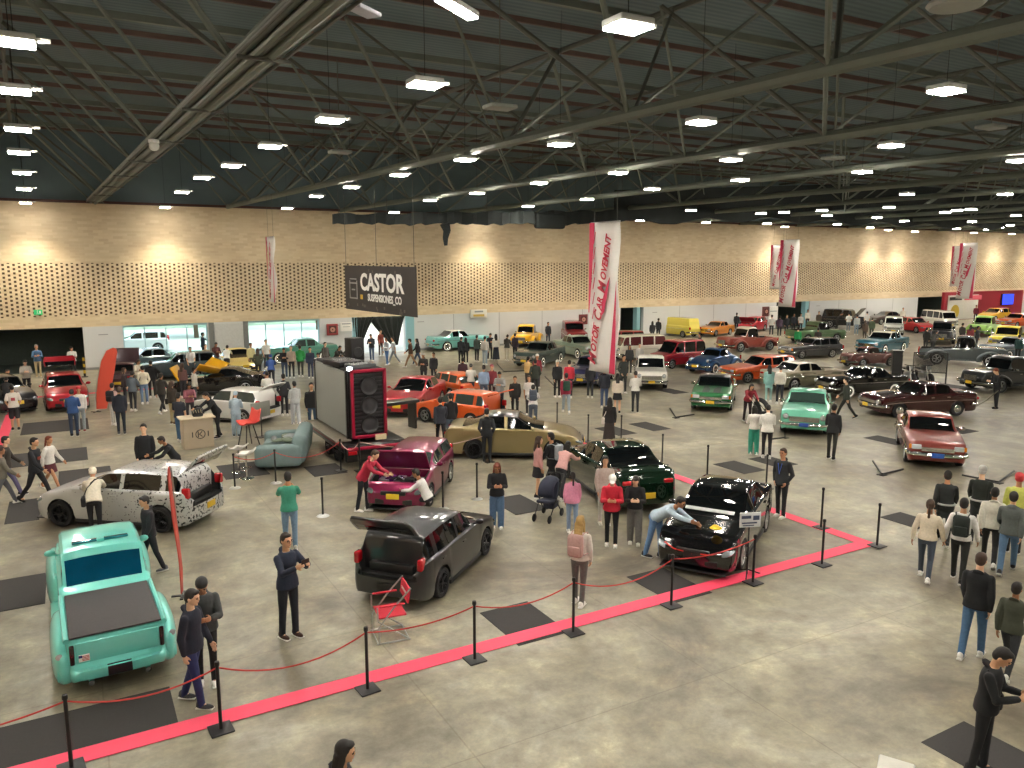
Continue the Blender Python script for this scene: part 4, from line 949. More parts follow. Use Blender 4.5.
# gear standing on the trailer
for nm, lab, x_, y_, w_, d_, h_ in (('loudspeaker', 'black loudspeaker standing on top of the audio trailer', 8.2, 25.2, .5, .45, .75), ('flight_case', 'dark flat flight case on top of the audio trailer', 7.5, 24.2, .9, 1.1, .16), ('mixing_desk', 'grey mixing desk on the audio trailer roof', 7.75, 23.3, .8, .6, .12)):
    q = empty(nm, (x_, y_, 2.955), .2, lab, nm.replace('_', ' ')); MB().box((0, 0, h_ / 2), (w_, d_, h_), 0, bev=.03).build('case', BLACK if nm != 'mixing_desk' else M('55585a', .4, .3), q)
    if nm == 'loudspeaker': MB().lathe([(0, 0), (.16, -.01), (.18, .01)], (0, -d_ / 2 - .01, .28), 'Y', 18).build('woofer', M('2b2b2e', .5), q)
    else:
        kn = MB()
        for i in range(5):
            for j in range(3): kn.lathe([(0, .03), (.02, .028), (.025, 0)], (-.3 + i * .15, -.15 + j * .15, h_), 'Z', 8)
        kn.build('knob' if nm == 'mixing_desk' else 'latch', STEEL, q)
q = empty('display_shelf', (10.0, 26.9, 0), R(10), 'black display shelf behind the audio trailer', 'shelf')
MB().box((0, 0, 1.05), (2.3, .6, .12), 0, bev=.02).build('shelf_top', M('17191b', .3, 0, .5), q)
for xx in (-1.0, 1.0): MB().box((xx, 0, .5), (.08, .5, 1.0), 0).build('leg', BLACK, q)
# ------------------------------------------------------------------ sofa with clothes
SOF = M('6c7f80', .85, 0, 0, .12, 7.); SOFD = M('5d7071', .85, 0, 0, .12, 7.)
o = empty('sofa', G(285, 461), R(160), 'big grey blue sofa loaded with clothes beside the stools', 'sofa'); o.scale = (1.1, 1.1, 1.1)   # local +x is its front
MB().box((.1, 0, .2), (1.1, 1.7, .3), 0, bev=.08).build('base', SOFD, o)
MB().box((-.5, 0, .55), (.42, 2.1, .8), 0, rot=Matrix.Rotation(-.12, 3, 'Y'), bev=.16).build('backrest', SOF, o)
for s in (1, -1): MB().box((.05, s * .95, .4), (1.25, .36, .62), 0, bev=.14).build('armrest', SOF, o)
for y_ in (-.4, .4): MB().box((.16, y_, .42), (.9, .76, .2), 0, bev=.07).build('seat_cushion', SOF, o)
q = MB(); r_ = random.Random(3)
for k in range(9): q.ell((r_.uniform(-.3, .3), r_.uniform(-.35, .35), .08 + r_.uniform(0, .1)), (r_.uniform(.15, .3), r_.uniform(.1, .22), r_.uniform(.05, .1)), 10, 7, k % 2, Matrix.Rotation(r_.uniform(0, 3), 3, 'Z'))
q = q.build('folded_clothes', [M('5f6a5a', .9, 0, 0, .2), M('7e8284', .9, 0, 0, .2)], loc=Vector(o.location) + Vector((.0, .0, .57))); tag(q, 'heap of green and grey clothes lying on the sofa seat', 'clothes')
# ------------------------------------------------------------------ bar stools and chairs
def stool(p, rz, lab):
    o = empty('bar_stool', (p.x, p.y, 0), rz, lab, 'bar stool', 'white bar stools')
    MB().lathe([(0, .05), (.03, .05), (.04, .04), (.2, .015), (.21, 0), (0, 0)], n=24).build('base', CHROME, o)
    MB().tube([(0, 0, .03), (0, 0, .7)], .028, 12).build('column', CHROME, o)
    MB().tube([(-.12, -.1, .3), (.1, -.12, .3), (.16, 0, .3), (.1, .12, .3), (-.12, .1, .3)], .012, 6).build('foot_ring', CHROME, o)
    mb = MB(); vs = []; n = 10
    for i in range(n + 1):
        u = -1 + 2 * i / n
        for j in range(n + 1):
            v = -1 + 2 * j / n; w = .2 * (1 - .25 * max(0, u) ** 2); vs.append((u * .22, v * w, .72 + .05 * v * v + (.16 * max(0, -u - .2) ** 1.5)))
    fs = [(i * (n + 1) + j, i * (n + 1) + j + 1, (i + 1) * (n + 1) + j + 1, (i + 1) * (n + 1) + j) for i in range(n) for j in range(n)]
    mb.add(vs, fs); s_ = mb.build('seat', M('e4e3de', .3, 0, .5, .02), o); md = s_.modifiers.new('s', 'SOLIDIFY'); md.thickness = .04
stool(G(239, 472), 2.2, 'white bar stool with chrome base on the mat, the farther one')
stool(G(247, 478), 2.6, 'white bar stool with chrome base on the mat, the nearer one')
CORAL = M('d8483e', .45, 0, .3, .05)
o = empty('shell_chair', G(250, 446), R(200), 'coral red shell chair with dark legs behind the stools', 'chair')
mb = MB(); vs = []; n = 12
for i in range(n + 1):
    u = i / n
    for j in range(n + 1):
        v = -1 + 2 * j / n; x_ = .28 - .5 * min(1, u * 1.7); z_ = .75 + (0 if u < .55 else (u - .55) * 1.0) + .12 * v * v * (1 - .3 * u); vs.append((x_ - max(0, u - .55) * .25, v * (.34 - .08 * u * u), z_))
mb.add(vs, [(i * (n + 1) + j, i * (n + 1) + j + 1, (i + 1) * (n + 1) + j + 1, (i + 1) * (n + 1) + j) for i in range(n) for j in range(n)])
s_ = mb.build('seat_shell', CORAL, o); md = s_.modifiers.new('s', 'SOLIDIFY'); md.thickness = .035
for sx in (1, -1):
    for sy in (1, -1): MB().tube([(.05 + sx * .12, sy * .14, .74), (.03 + sx * .26, sy * .26, 0)], .018, 6).build('leg', BLACK, o)
o = empty('notice_stand', G(262, 437), R(30), 'grey panel on a thin stand behind the coral chair', 'panel')
MB().box((0, 0, 1.0), (.85, .04, .55), 0, bev=.01).build('panel', M('7d8078', .6), o); MB().tube([(0, 0, .02), (0, 0, .9)], .02).build('pole', BLACK, o); MB().box((0, 0, .012), (.4, .3, .02)).build('base', BLACK, o)
# folding director chair
REDC = M('c8253c', .7, 0, 0, .08, 20.); ALU = M('c9cbca', .3, .9, 0, .03)
o = empty('folding_chair', (4.28, 11.72, 0), R(172), 'red folding director chair with white tube frame behind the grey hatchback', 'folding chair')
MB().box((0, 0, .44), (.46, .5, .025), 0, bev=.01).build('seat', REDC, o)
MB().box((-.27, 0, .76), (.03, .54, .26), 0, rot=Matrix.Rotation(-.15, 3, 'Y'), bev=.012).build('backrest', REDC, o)
lt_ = MB()
for k in range(5): lt_.box((-.252, -.14 + k * .07, .76), (.006, .045, .05), 0)
lt_.build('back_print', WHITE, o)
for s in (1, -1):
    MB().tube([(.24, s * .28, .02), (.24, s * .28, .3), (-.02, s * .28, .62), (-.3, s * .28, .9)], .014, 8).build('rear_tube', ALU, o)
    MB().tube([(.26, s * .27, .64), (.25, s * .27, .4), (-.26, s * .27, .02)], .014, 8).build('leg', ALU, o)
    MB().tube([(.28, s * .27, .015), (-.28, s * .27, .015)], .014, 8).build('skid', ALU, o)
    MB().box((.02, s * .28, .655), (.42, .05, .025), 0, bev=.01).build('armrest', REDC, o)
MB().tube([(-.26, -.27, .02), (-.26, .27, .02)], .012).tube([(.26, -.27, .02), (.26, .27, .02)], .012).build('cross_tube', ALU, o)
# white tube stands at the lower right edge
for k, (pp, rz, lab) in enumerate((((892, 805), .5, 'white folding stool frame at the bottom of the view'), ((1005, 822), .2, 'white folding frame on the mat in the bottom right corner'))):
    p = G(*pp); o = empty('folding_stool', (p.x, p.y, 0), rz, lab, 'folding stool')
    MB().box((0, 0, .45), (.42, .36, .015), 0, bev=.005).build('seat', M('c9c8c0', .6), o)
    for s in (1, -1):
        MB().tube([(.2, s * .18, .45), (-.2, s * .18, .01)], .012).tube([(-.2, s * .18, .45), (.2, s * .18, .01)], .012).build('leg', ALU, o)
    MB().tube([(.2, -.2, .01), (.2, .2, .01)], .012).tube([(-.2, -.2, .01), (-.2, .2, .01)], .012).build('foot_bar', ALU, o)
# ------------------------------------------------------------------ logo counter and a helmet on it
WOOD = M('b9ab93', .6, 0, 0, .1, 5.)
o = empty('counter', (3.45, 27.8, 0), R(3), 'pale promotional counter with a round dark emblem on its front', 'counter')
MB().box((0, 0, .5), (.95, .6, 1.0), 0, bev=.01).build('body', M('a99b86', .6, 0, 0, .08, 4.), o); MB().box((0, 0, 1.02), (1.12, .74, .05), 0, bev=.012).build('top', WOOD, o)
e = MB(); e.lathe([(.16, 0), (.16, -.012), (.135, -.012), (.135, 0)], (0.05, -.302, .48), 'Y', 24)
e.box((-.02, -.306, .48), (.03, .012, .2)); e.box((.06, -.306, .52), (.14, .012, .025), rot=Matrix.Rotation(-.8, 3, 'Y')); e.box((.06, -.306, .44), (.14, .012, .025), rot=Matrix.Rotation(.8, 3, 'Y')); e.box((-.2, -.306, .48), (.03, .012, .18)); e.box((.3, -.306, .48), (.03, .012, .18))
e.build('emblem', BLACK, o)
q = empty('engine_model', (3.5, 27.8, 1.045), 0, 'small dark engine model with chrome pipes on the counter', 'engine model')
MB().box((0, 0, .1), (.34, .28, .2), 0, bev=.05).ell((.03, 0, .2), (.14, .12, .1)).build('block', M('3a3c40', .4, .6), q)
for k in range(4): MB().tube([(-.12 + k * .08, -.14, .12), (-.14 + k * .08, -.22, .16), (-.16 + k * .08, -.2, .26)], .02, 6).build('pipe', CHROME, q)
# sign on a stand beside the black sedan
o = empty('sign_stand', (11.42, 10.62, 0), R(-20), 'white information sign on a thin black stand before the black sedan', 'sign stand')
MB().tube([(0, 0, .02), (0, 0, 1.05)], .016).build('pole', BLACK, o); 
b_ = MB()
for k in range(3): b_.tube([(0, 0, .12), (.28 * math.cos(k * 2.1), .28 * math.sin(k * 2.1), .012)], .012)
b_.build('tripod_base', BLACK, o)
s_ = MB().box((0, -.03, 1.16), (.44, .025, .3), 0, bev=.008).build('board', M('c9ccd0', .4), o)
MB().box((-.09, -.046, 1.22), (.2, .006, .06)).box((.12, -.046, 1.2), (.13, .006, .09)).box((-.02, -.046, 1.1), (.32, .006, .03)).box((-.04, -.046, 1.05), (.24, .006, .02)).build('printed_lines', M('3b4560', .6), s_)
# black mesh screen frame, black display panel, hose at the right
p = G(945, 388); o = empty('mesh_screen', (p.x, p.y, 0), R(128), 'black mesh screen in a tall frame on a mat near the grey pickup', 'mesh screen')
fr = MB(); fr.tube([(0, 0, 0), (0, 0, 1.75)], .035, 8)
fr.tube([(0, 0, 1.72), (1.5, 0, 1.72), (1.5, 0, .75), (0, 0, .75)], .025, 8); fr.build('frame', BLACK, o)
ms = MB()
for k in range(30): ms.box((.05 * k + .02, 0, 1.235), (.018, .01, .97))
for k in range(20): ms.box((.75, 0, .77 + k * .05), (1.5, .01, .014))
ms.build('mesh', BLACK, o); MB().box((0, 0, .02), (.5, .5, .04), 0, bev=.01).build('base_plate', BLACK, o)
p = G(895, 384); o = empty('display_cabinet', (p.x, p.y, 0), R(-140), 'tall black display cabinet behind the maroon sedan', 'cabinet')
MB().box((0, 0, .85), (.7, .45, 1.7), 0, bev=.03).build('body', M('17191a', .4, 0, .4), o); MB().box((.0, .23, 1.0), (.55, .03, 1.1), 0).build('front_panel', M('0c0e0e', .15, 0, .6), o); MB().box((0, 0, 1.72), (.76, .5, .05), 0, bev=.01).build('top', BLACK, o)
MOTO = M('202225', .3, .4, .5)
for k, pp in enumerate(((907, 384), (922, 384))):
    p = G(*pp); o = empty('motorcycle', (p.x, p.y, 0), R(-125 + 8 * k), ('black motorcycle with white fork panels, %s of the two by the mesh screen' % ('left', 'right')[k]), 'motorcycle')
    for xx in (-.68, .68):
        w_ = MB().lathe([(.24, -.05), (.31, -.05), (.33, 0), (.31, .05), (.24, .05), (.24, -.05)], (0, 0, 0), 'Y', 24).lathe([(.24, 0), (.05, .02), (.05, -.02), (.24, 0)], (0, 0, 0), 'Y', 12).build('wheel', RUBBER, o, loc=(xx, 0, .33))
    MB().box((0, 0, .48), (.5, .3, .34), 0, bev=.08).build('engine', STEEL, o); MB().ell((.15, 0, .84), (.34, .16, .15)).build('tank', MOTO, o); MB().box((-.4, 0, .78), (.6, .26, .1), 0, bev=.04).build('seat', BLACK, o)
    for s in (1, -1): MB().tube([(.68, s * .1, .33), (.42, s * .1, .98)], .028).build('fork', WHITE, o)
    MB().tube([(.42, -.36, 1.06), (.45, -.15, 1.02), (.45, .15, 1.02), (.42, .36, 1.06)], .016).build('handlebar', BLACK, o); MB().ell((.52, 0, .9), (.1, .1, .1)).build('headlight', LENS, o); MB().tube([(.1, .17, .35), (-.4, .2, .32), (-.85, .2, .4)], .04).build('exhaust', CHROME, o)
p = G(858, 384)
p = G(85, 377); o = empty('striped_bollard', (p.x, p.y, 0), 0, 'yellow and black striped post at the corner of the dark opening', 'bollard')
for k in range(6): MB().tube([(0, 0, .04 + k * .17), (0, 0, .04 + (k + 1) * .17)], .06, 10).build('stripe', M('c9a62a', .5) if k % 2 else BLACK, o)
MB().lathe([(0, .05), (.15, .04), (.17, 0), (0, 0)], n=16).build('base', BLACK, o)
# stroller
def stroller(p, rz, lab, c_):
    o = empty('stroller', (p.x, p.y, 0), rz, lab, 'stroller')
    for xx, yy in ((.38, .2), (.38, -.2), (-.3, .24), (-.3, -.24)): MB().lathe([(.0, -.025), (.08, -.025), (.1, -.01), (.1, .01), (.08, .025), (0, .025)], (xx, yy, .1), 'Y', 16).build('wheel', RUBBER, o)
    fr = MB()
    for s in (1, -1): fr.tube([(.38, s * .2, .1), (-.1, s * .22, .6), (-.5, s * .22, 1.0)], .014, 8).tube([(-.3, s * .24, .1), (.05, s * .22, .5)], .014, 8)
    fr.tube([(-.5, -.22, 1.0), (-.53, 0, 1.02), (-.5, .22, 1.0)], .018, 8); fr.build('frame', BLACK, o)
    MB().box((.08, 0, .46), (.5, .36, .08), 0, rot=Matrix.Rotation(-.15, 3, 'Y'), bev=.03).box((-.2, 0, .66), (.08, .36, .46), 0, rot=Matrix.Rotation(-.35, 3, 'Y'), bev=.03).build('seat', c_, o)
    mb = MB(); n = 8; vs = []
    for i in range(n + 1):
        a = R(-15 + 115 * i / n)
        for s in range(7):
            y_ = -.2 + .4 * s / 6; vs.append((-.18 + math.cos(a) * .36, y_, .66 + math.sin(a) * .36 * (1 - .25 * abs(y_ / .2) ** 3)))
    mb.add(vs, [(i * 7 + s, i * 7 + s + 1, (i + 1) * 7 + s + 1, (i + 1) * 7 + s) for i in range(n) for s in range(6)])
    h_ = mb.build('hood', c_, o); md = h_.modifiers.new('s', 'SOLIDIFY'); md.thickness = .02
    MB().box((-.18, 0, .3), (.36, .3, .16), 0, bev=.05).build('basket', c_, o)
stroller(G(548, 518), R(215), 'dark blue stroller with folded hood beside the green sedan', M('23283a', .8, 0, 0, .15))
stroller(G(762, 424), R(-70), 'black stroller pushed by the person in maroon', M('19191b', .8, 0, 0, .15))
# ------------------------------------------------------------------ people
POSES = {
 'stand': dict(la=(.06, .14, .22, .1), ra=(.02, .14, .25, .1), ll=(.03, .04), rl=(-.04, .04)),
 'phone': dict(la=(.85, .2, 1.25, .45), ra=(.85, .2, 1.25, .45), ll=(.05, .04), rl=(-.05, .05), curl=1.),
 'look': dict(la=(.35, .16, 1.5, .5), ra=(.4, .16, 1.45, .5), ll=(.03, .04), rl=(-.06, .08), hp=.5, lean=.06, curl=1.),
 'walk': dict(la=(-.4, .12, .35, .05), ra=(.42, .12, .4, .05), ll=(.45, .12), rl=(-.34, .32), lean=.05),
 'walkb': dict(la=(.42, .12, .4, .05), ra=(-.4, .12, .35, .05), ll=(-.34, .32), rl=(.45, .12), lean=.05),
 'stroll': dict(la=(.2, .12, .3, .05), ra=(-.18, .14, .3, .05), ll=(-.2, .16), rl=(.2, .06), lean=.02, hp=.15),
 'pocket': dict(la=(-.22, .26, .8, .35), ra=(-.22, .26, .8, .35), ll=(.04, .03), rl=(-.04, .06)),
 'point': dict(la=(.05, .14, .25, .1), ra=(1.35, .12, .25, .1), ll=(.05, .04), rl=(-.05, .05)),
 'crossed': dict(la=(.42, .2, 1.55, 1.05), ra=(.5, .2, 1.5, 1.05), ll=(.03, .04), rl=(-.03, .04), curl=1.),
 'lean': dict(lean=1.02, hp=-.25, la=(.9, .15, .35, .1), ra=(1.3, .1, .15, .0), ll=(.12, .06), rl=(-.2, .06)),
 'stoop': dict(lean=.55, hp=.1, la=(.75, .15, .5, .1), ra=(.95, .15, .4, .1), ll=(.1, .1), rl=(-.12, .1)),
 'crouch': dict(lean=.45, hp=.1, la=(.9, .2, .5, .2), ra=(1.0, .2, .5, .2), ll=(1.55, 2.3), rl=(1.1, 2.35)),
 'carry': dict(la=(.15, .14, 1.45, .3), ra=(.05, .14, .3, .1), ll=(.08, .05), rl=(-.1, .1), curl=1.),
 'held': dict(la=(-.1, .3, .25, -.1), ra=(.15, .3, .3, -.1), ll=(.32, .1), rl=(-.28, .28)),
}
def skel(p):
    q = POSES[p]; J = {}; lean = q.get('lean', 0.)
    d = Vector((math.sin(lean), 0, math.cos(lean))); fw = Vector((math.cos(lean), 0, -math.sin(lean))); P0 = Vector((0, 0, 0))
    for s, k in ((1, 'll'), (-1, 'rl')):
        th, kn = q[k]; hip = Vector((0, s * .088, -.03))
        kd = hip + Vector((math.sin(th), s * .02, -math.cos(th))) * .425; a = th - kn
        an = kd + Vector((math.sin(a), 0, -math.cos(a))) * .40; J[k] = [hip, kd, an, a]
    low = min(J['ll'][2].z, J['rl'][2].z); off = Vector((0, 0, .075 - low))
    if lean > .5: off.x -= .22 * math.sin(lean)
    for k in ('ll', 'rl'): J[k] = [v + off for v in J[k][:3]] + [J[k][3]]
    P0 = P0 + off; J['P'], J['d'], J['fw'] = P0, d, fw
    for s, k in ((1, 'la'), (-1, 'ra')):
        ph, al, el, io = q[k]; sh = P0 + d * .43 + Vector((0, s * .168, 0))
        ud = Vector((math.sin(ph) * math.cos(al), s * math.sin(al), -math.cos(ph) * math.cos(al))); e = sh + ud * .275
        b_ = ph + el; fd = Vector((math.sin(b_) * math.cos(io), -s * math.sin(io), -math.cos(b_) * math.cos(io))); w = e + fd * .245
        J[k] = [sh, e, w, fd]
    hp = lean * .6 + q.get('hp', 0.); J['hp'] = hp; J['N'] = P0 + d * .52
    J['H'] = J['N'] + d * .05 + Vector((math.sin(hp), 0, math.cos(hp))) * .125 + Vector((math.cos(hp), 0, -math.sin(hp))) * .02
    J['curl'] = q.get('curl', .35)
    return J
def ball_tube(mb, pts, rs, n=10):
    mb.tube(pts, rs, n)
    for p, r in zip(pts, rs): mb.ell(p, (r, r, r), n, 6)
def torso(mb, J, inf, lo=-.1, hi=.535, hem=None, fem=0):
    prof = [(-.12, .12, .09), (-.05, .16, .115), (.03, .158, .115), (.13, .13 - .012 * fem, .098), (.24, .142, .108), (.33, .158, .118), (.42, .17, .105), (.47, .14, .085), (.51, .075, .066), (.56, .055, .056)]
    prof = [(a, b_, c_) for a, b_, c_ in prof if lo - 1e-6 <= a <= hi]
    if hem is not None: prof = [(hem, .178, .13)] + [(a, b_ + (.012 if a < .2 else 0), c_ + (.012 if a < .2 else 0)) for a, b_, c_ in prof if a > hem + .03]
    n = 20; vs = []
    for t, w, dd in prof:
        c_ = J['P'] + J['d'] * t
        for k in range(n):
            a = 2 * math.pi * k / n; vs.append(c_ + Vector((0, 1, 0)) * math.cos(a) * (w + inf) + J['fw'] * math.sin(a) * (dd + inf))
    fs = [(i * n + k, i * n + (k + 1) % n, (i + 1) * n + (k + 1) % n, (i + 1) * n + k) for i in range(len(prof) - 1) for k in range(n)]
    fs += [tuple(range(n))[::-1], tuple((len(prof) - 1) * n + k for k in range(n))]
    mb.add(vs, fs)
def remesh(mb, name, mat, vox, smooth=3, fac=.5):
    me = mb.mesh('tmp', mat, smooth=False); o = bpy.data.objects.new('tmp', me); COL.objects.link(o)
    m = o.modifiers.new('r', 'REMESH'); m.mode = 'VOXEL'; m.voxel_size = vox; m.use_smooth_shade = True
    if smooth: s = o.modifiers.new('s', 'SMOOTH'); s.iterations = smooth; s.factor = fac
    dg = bpy.context.evaluated_depsgraph_get(); out = bpy.data.meshes.new_from_object(o.evaluated_get(dg)); out.name = name
    bpy.data.objects.remove(o); bpy.data.meshes.remove(me)
    out.materials.clear(); out.materials.append(mat)
    out.polygons.foreach_set('use_smooth', [True] * len(out.polygons))
    return out
CACHE = {}
def hand(mb, J, k, s):
    sh, e, w, fd = J[k]; x = fd.normalized(); lat = Vector((0, -s, 0)); nrm = (lat - x * lat.dot(x))
    nrm = nrm.normalized() if nrm.length > .2 else Vector((0, 0, -1)); y = x.cross(nrm).normalized()   # palm faces inward along nrm
    if y.dot(Vector((1, 0, .3))) < 0: y = -y                                   # thumb side forward / up
    rot = Matrix((x, y, nrm)).transposed()
    mb.ell(w + x * .045, (.056, .042, .018), 10, 6, 0, rot); mb.ell(w, (.03, .03, .024), 8, 6, 0, rot)
    c = J['curl']
    for i, (yy, ln) in enumerate(((.030, .072), (.010, .08), (-.010, .075), (-.029, .06))):
        p = w + x * .085 + y * yy; pts = [p - x * .02]; a = .12 + c * .35
        for seg, f_ in ((1, .45), (2, .32), (3, .25)):
            pts.append(p); dd = x * math.cos(a) + nrm * math.sin(a); p = p + dd * ln * f_; a += c * (.55 + .06 * i) + .08
        pts.append(p); mb.tube(pts, [.0095, .0095, .009, .0085, .0075], 7)
    t0 = w + x * .025 + y * .03; t1 = t0 + x * .03 + y * .026 + nrm * .008; t2 = t1 + x * .032 + y * .006 + nrm * (.008 + .012 * c)
    mb.tube([t0 - y * .015, t0, t1, t2], [.014, .012, .0105, .0085], 7)
def body_mesh(pose):
    if ('body', pose) in CACHE: return CACHE['body', pose]
    J = skel(pose); mb = MB(); torso(mb, J, -.012)
    for k, s in (('la', 1), ('ra', -1)):
        sh, e, w, fd = J[k]; ball_tube(mb, [sh, sh.lerp(e, .5), e, e.lerp(w, .35), w], [.05, .043, .036, .036, .024]); hand(mb, J, k, s)
    for k in ('ll', 'rl'):
        h, kn, an, a = J[k]; ball_tube(mb, [h, h.lerp(kn, .5), kn, kn.lerp(an, .35), an], [.078, .066, .05, .05, .034])
        f = an + Vector((.11, 0, -.035)); mb.tube([an + Vector((-.03, 0, -.03)), an + Vector((.04, 0, -.03)), f], [.032, .034, .022], 8)
    hp = J['hp']; rot = Matrix.Rotation(hp, 3, 'Y'); H = J['H']; q = lambda x, y, z: H + rot @ Vector((x, y, z))
    mb.tube([J['N'] - J['d'] * .05, q(-.02, 0, -.06)], [.058, .05], 10)
    mb.ell(H, (.095, .074, .112), 16, 12, 0, rot); mb.ell(q(.028, 0, -.062), (.06, .052, .052), 12, 8, 0, rot)
    mb.ell(q(.096, 0, -.012), (.017, .013, .026), 8, 6, 0, rot); mb.ell(q(.08, 0, .022), (.02, .05, .012), 8, 6, 0, rot); mb.ell(q(.082, 0, -.055), (.016, .026, .014), 8, 6, 0, rot); mb.ell(q(.072, 0, -.096), (.02, .022, .018), 8, 6, 0, rot)
    for s in (1, -1): mb.ell(q(-.008, s * .076, -.012), (.02, .01, .03), 8, 6, 0, rot)
    CACHE['body', pose] = remesh(mb, 'person_body', SKIN[0], .0095, 2, .35); return CACHE['body', pose]
def face_mesh(pose):
    k = ('face', pose)
    if k not in CACHE:
        J = skel(pose); rot = Matrix.Rotation(J['hp'], 3, 'Y'); mb = MB(); mm = MB()
        for s in (1, -1):
            mb.ell(J['H'] + rot @ Vector((.086, s * .032, .004)), (.011, .014, .009), 8, 6, 0, rot); mb.ell(J['H'] + rot @ Vector((.094, s * .032, .024)), (.006, .02, .0045), 8, 4, 1, rot)
        mm.ell(J['H'] + rot @ Vector((.095, 0, -.056)), (.007, .022, .006), 8, 6, 0, rot)
        CACHE[k] = (mb.mesh('eyes', [M('1c1512', .2, 0, .5, 0), M('241913', .8)]), mm.mesh('mouth', M('9c5a50', .5)))
    return CACHE[k]
def top_mesh(kind, pose):
    k = ('top', kind, pose)
    if k not in CACHE:
        J = skel(pose); mb = MB(); puff = .022 if kind in ('puffer', 'hoodie') else .014
        hem = {'tee': -.05, 'sweater': -.03, 'hoodie': -.07, 'jacket': -.08, 'puffer': -.06, 'crop': None, 'coat': -.25}[kind]
        torso(mb, J, puff, lo=.04 if kind == 'crop' else -.12, hi=.52, hem=hem)
        for a in ('la', 'ra'):
            sh, e, w, fd = J[a]; z = .5 * puff
            if kind == 'tee': ball_tube(mb, [sh, sh.lerp(e, .72)], [.062, .062])
            else: ball_tube(mb, [sh, sh.lerp(e, .5), e, e.lerp(w, .5), e.lerp(w, .95)], [.055 + z, .054 + z, .049 + z, .043 + z, .034 + z])
        if kind in ('hoodie', 'jacket', 'puffer'):
            c_ = J['P'] + J['d'] * .5; mb.ell(c_ - J['fw'] * .055, (.06, .1, .06), 10, 6) if kind == 'hoodie' else mb.tube([c_ - J['fw'] * .07, c_ + J['d'] * .03 - J['fw'] * .05], [.085, .075], 12)
        CACHE[k] = remesh(mb, kind, BLACK, .014, 3)
    return CACHE[k]
def bottom_mesh(kind, pose):
    k = ('bot', kind, pose)
    if k not in CACHE:
        J = skel(pose); mb = MB()
        if kind in ('skirt', 'longskirt', 'dress'):
            kn = (J['ll'][1] + J['rl'][1]) / 2; an = (J['ll'][2] + J['rl'][2]) / 2
            a = J['P'] + J['d'] * .1; e = kn + Vector((0, 0, .12)) if kind == 'skirt' else an + Vector((0, 0, .05)); n = 18; vs = []
            for t in range(7):
                c_ = a.lerp(e, t / 6); w = lerp(.148, .215 if kind == 'skirt' else .24, t / 6); dd = lerp(.112, .17 if kind == 'skirt' else .2, t / 6)
                vs += [c_ + Vector((math.sin(x_) * dd, math.cos(x_) * w * (1 + .03 * math.sin(6 * x_) * t / 6), 0)) for x_ in [2 * math.pi * q / n for q in range(n)]]
            mb.add(vs, [(i * n + q, i * n + (q + 1) % n, (i + 1) * n + (q + 1) % n, (i + 1) * n + q) for i in range(6) for q in range(n)] + [tuple(range(n)), tuple(6 * n + q for q in range(n))])
        else:
            torso(mb, J, .006, lo=-.12, hi=.1)
            for l in ('ll', 'rl'):
                h, kn, an, a_ = J[l]; w = {'jeans': 1., 'slim': .92, 'wide': 1.45, 'shorts': 1.15}[kind]
                if kind == 'shorts': ball_tube(mb, [h, h.lerp(kn, .5), h.lerp(kn, .92)], [.092, .09, .088])
                else: ball_tube(mb, [h, h.lerp(kn, .5), kn, kn.lerp(an, .5), an + Vector((0, 0, -.02))], [.09, .079 * (w + 1) / 2, .063 * w, .058 * w, .052 * w])
        CACHE[k] = remesh(mb, kind, BLACK, .014, 3)
    return CACHE[k]
def shoe_mesh(pose):
    k = ('shoe', pose)
    if k not in CACHE:
        J = skel(pose); out = []
        for l in ('ll', 'rl'):
            h, kn, an, a = J[l]; rot = Matrix.Rotation(max(-.9, min(.9, -a * .8 if an.z > .1 else 0)), 3, 'Y') if an.z > .1 else Matrix.Identity(3); mb = MB()
            mb.ell(an + rot @ Vector((.045, 0, -.04)), (.135, .048, .036), 14, 8, 0, rot); mb.ell(an + rot @ Vector((-.02, 0, -.01)), (.06, .045, .06), 12, 8, 0, rot); mb.box(an + rot @ Vector((.045, 0, -.064)), (.25, .085, .022), 1, rot, bev=.01)
            out.append(mb.mesh('shoe', [BLACK, BLACK]))
        CACHE[k] = out
    return CACHE[k]
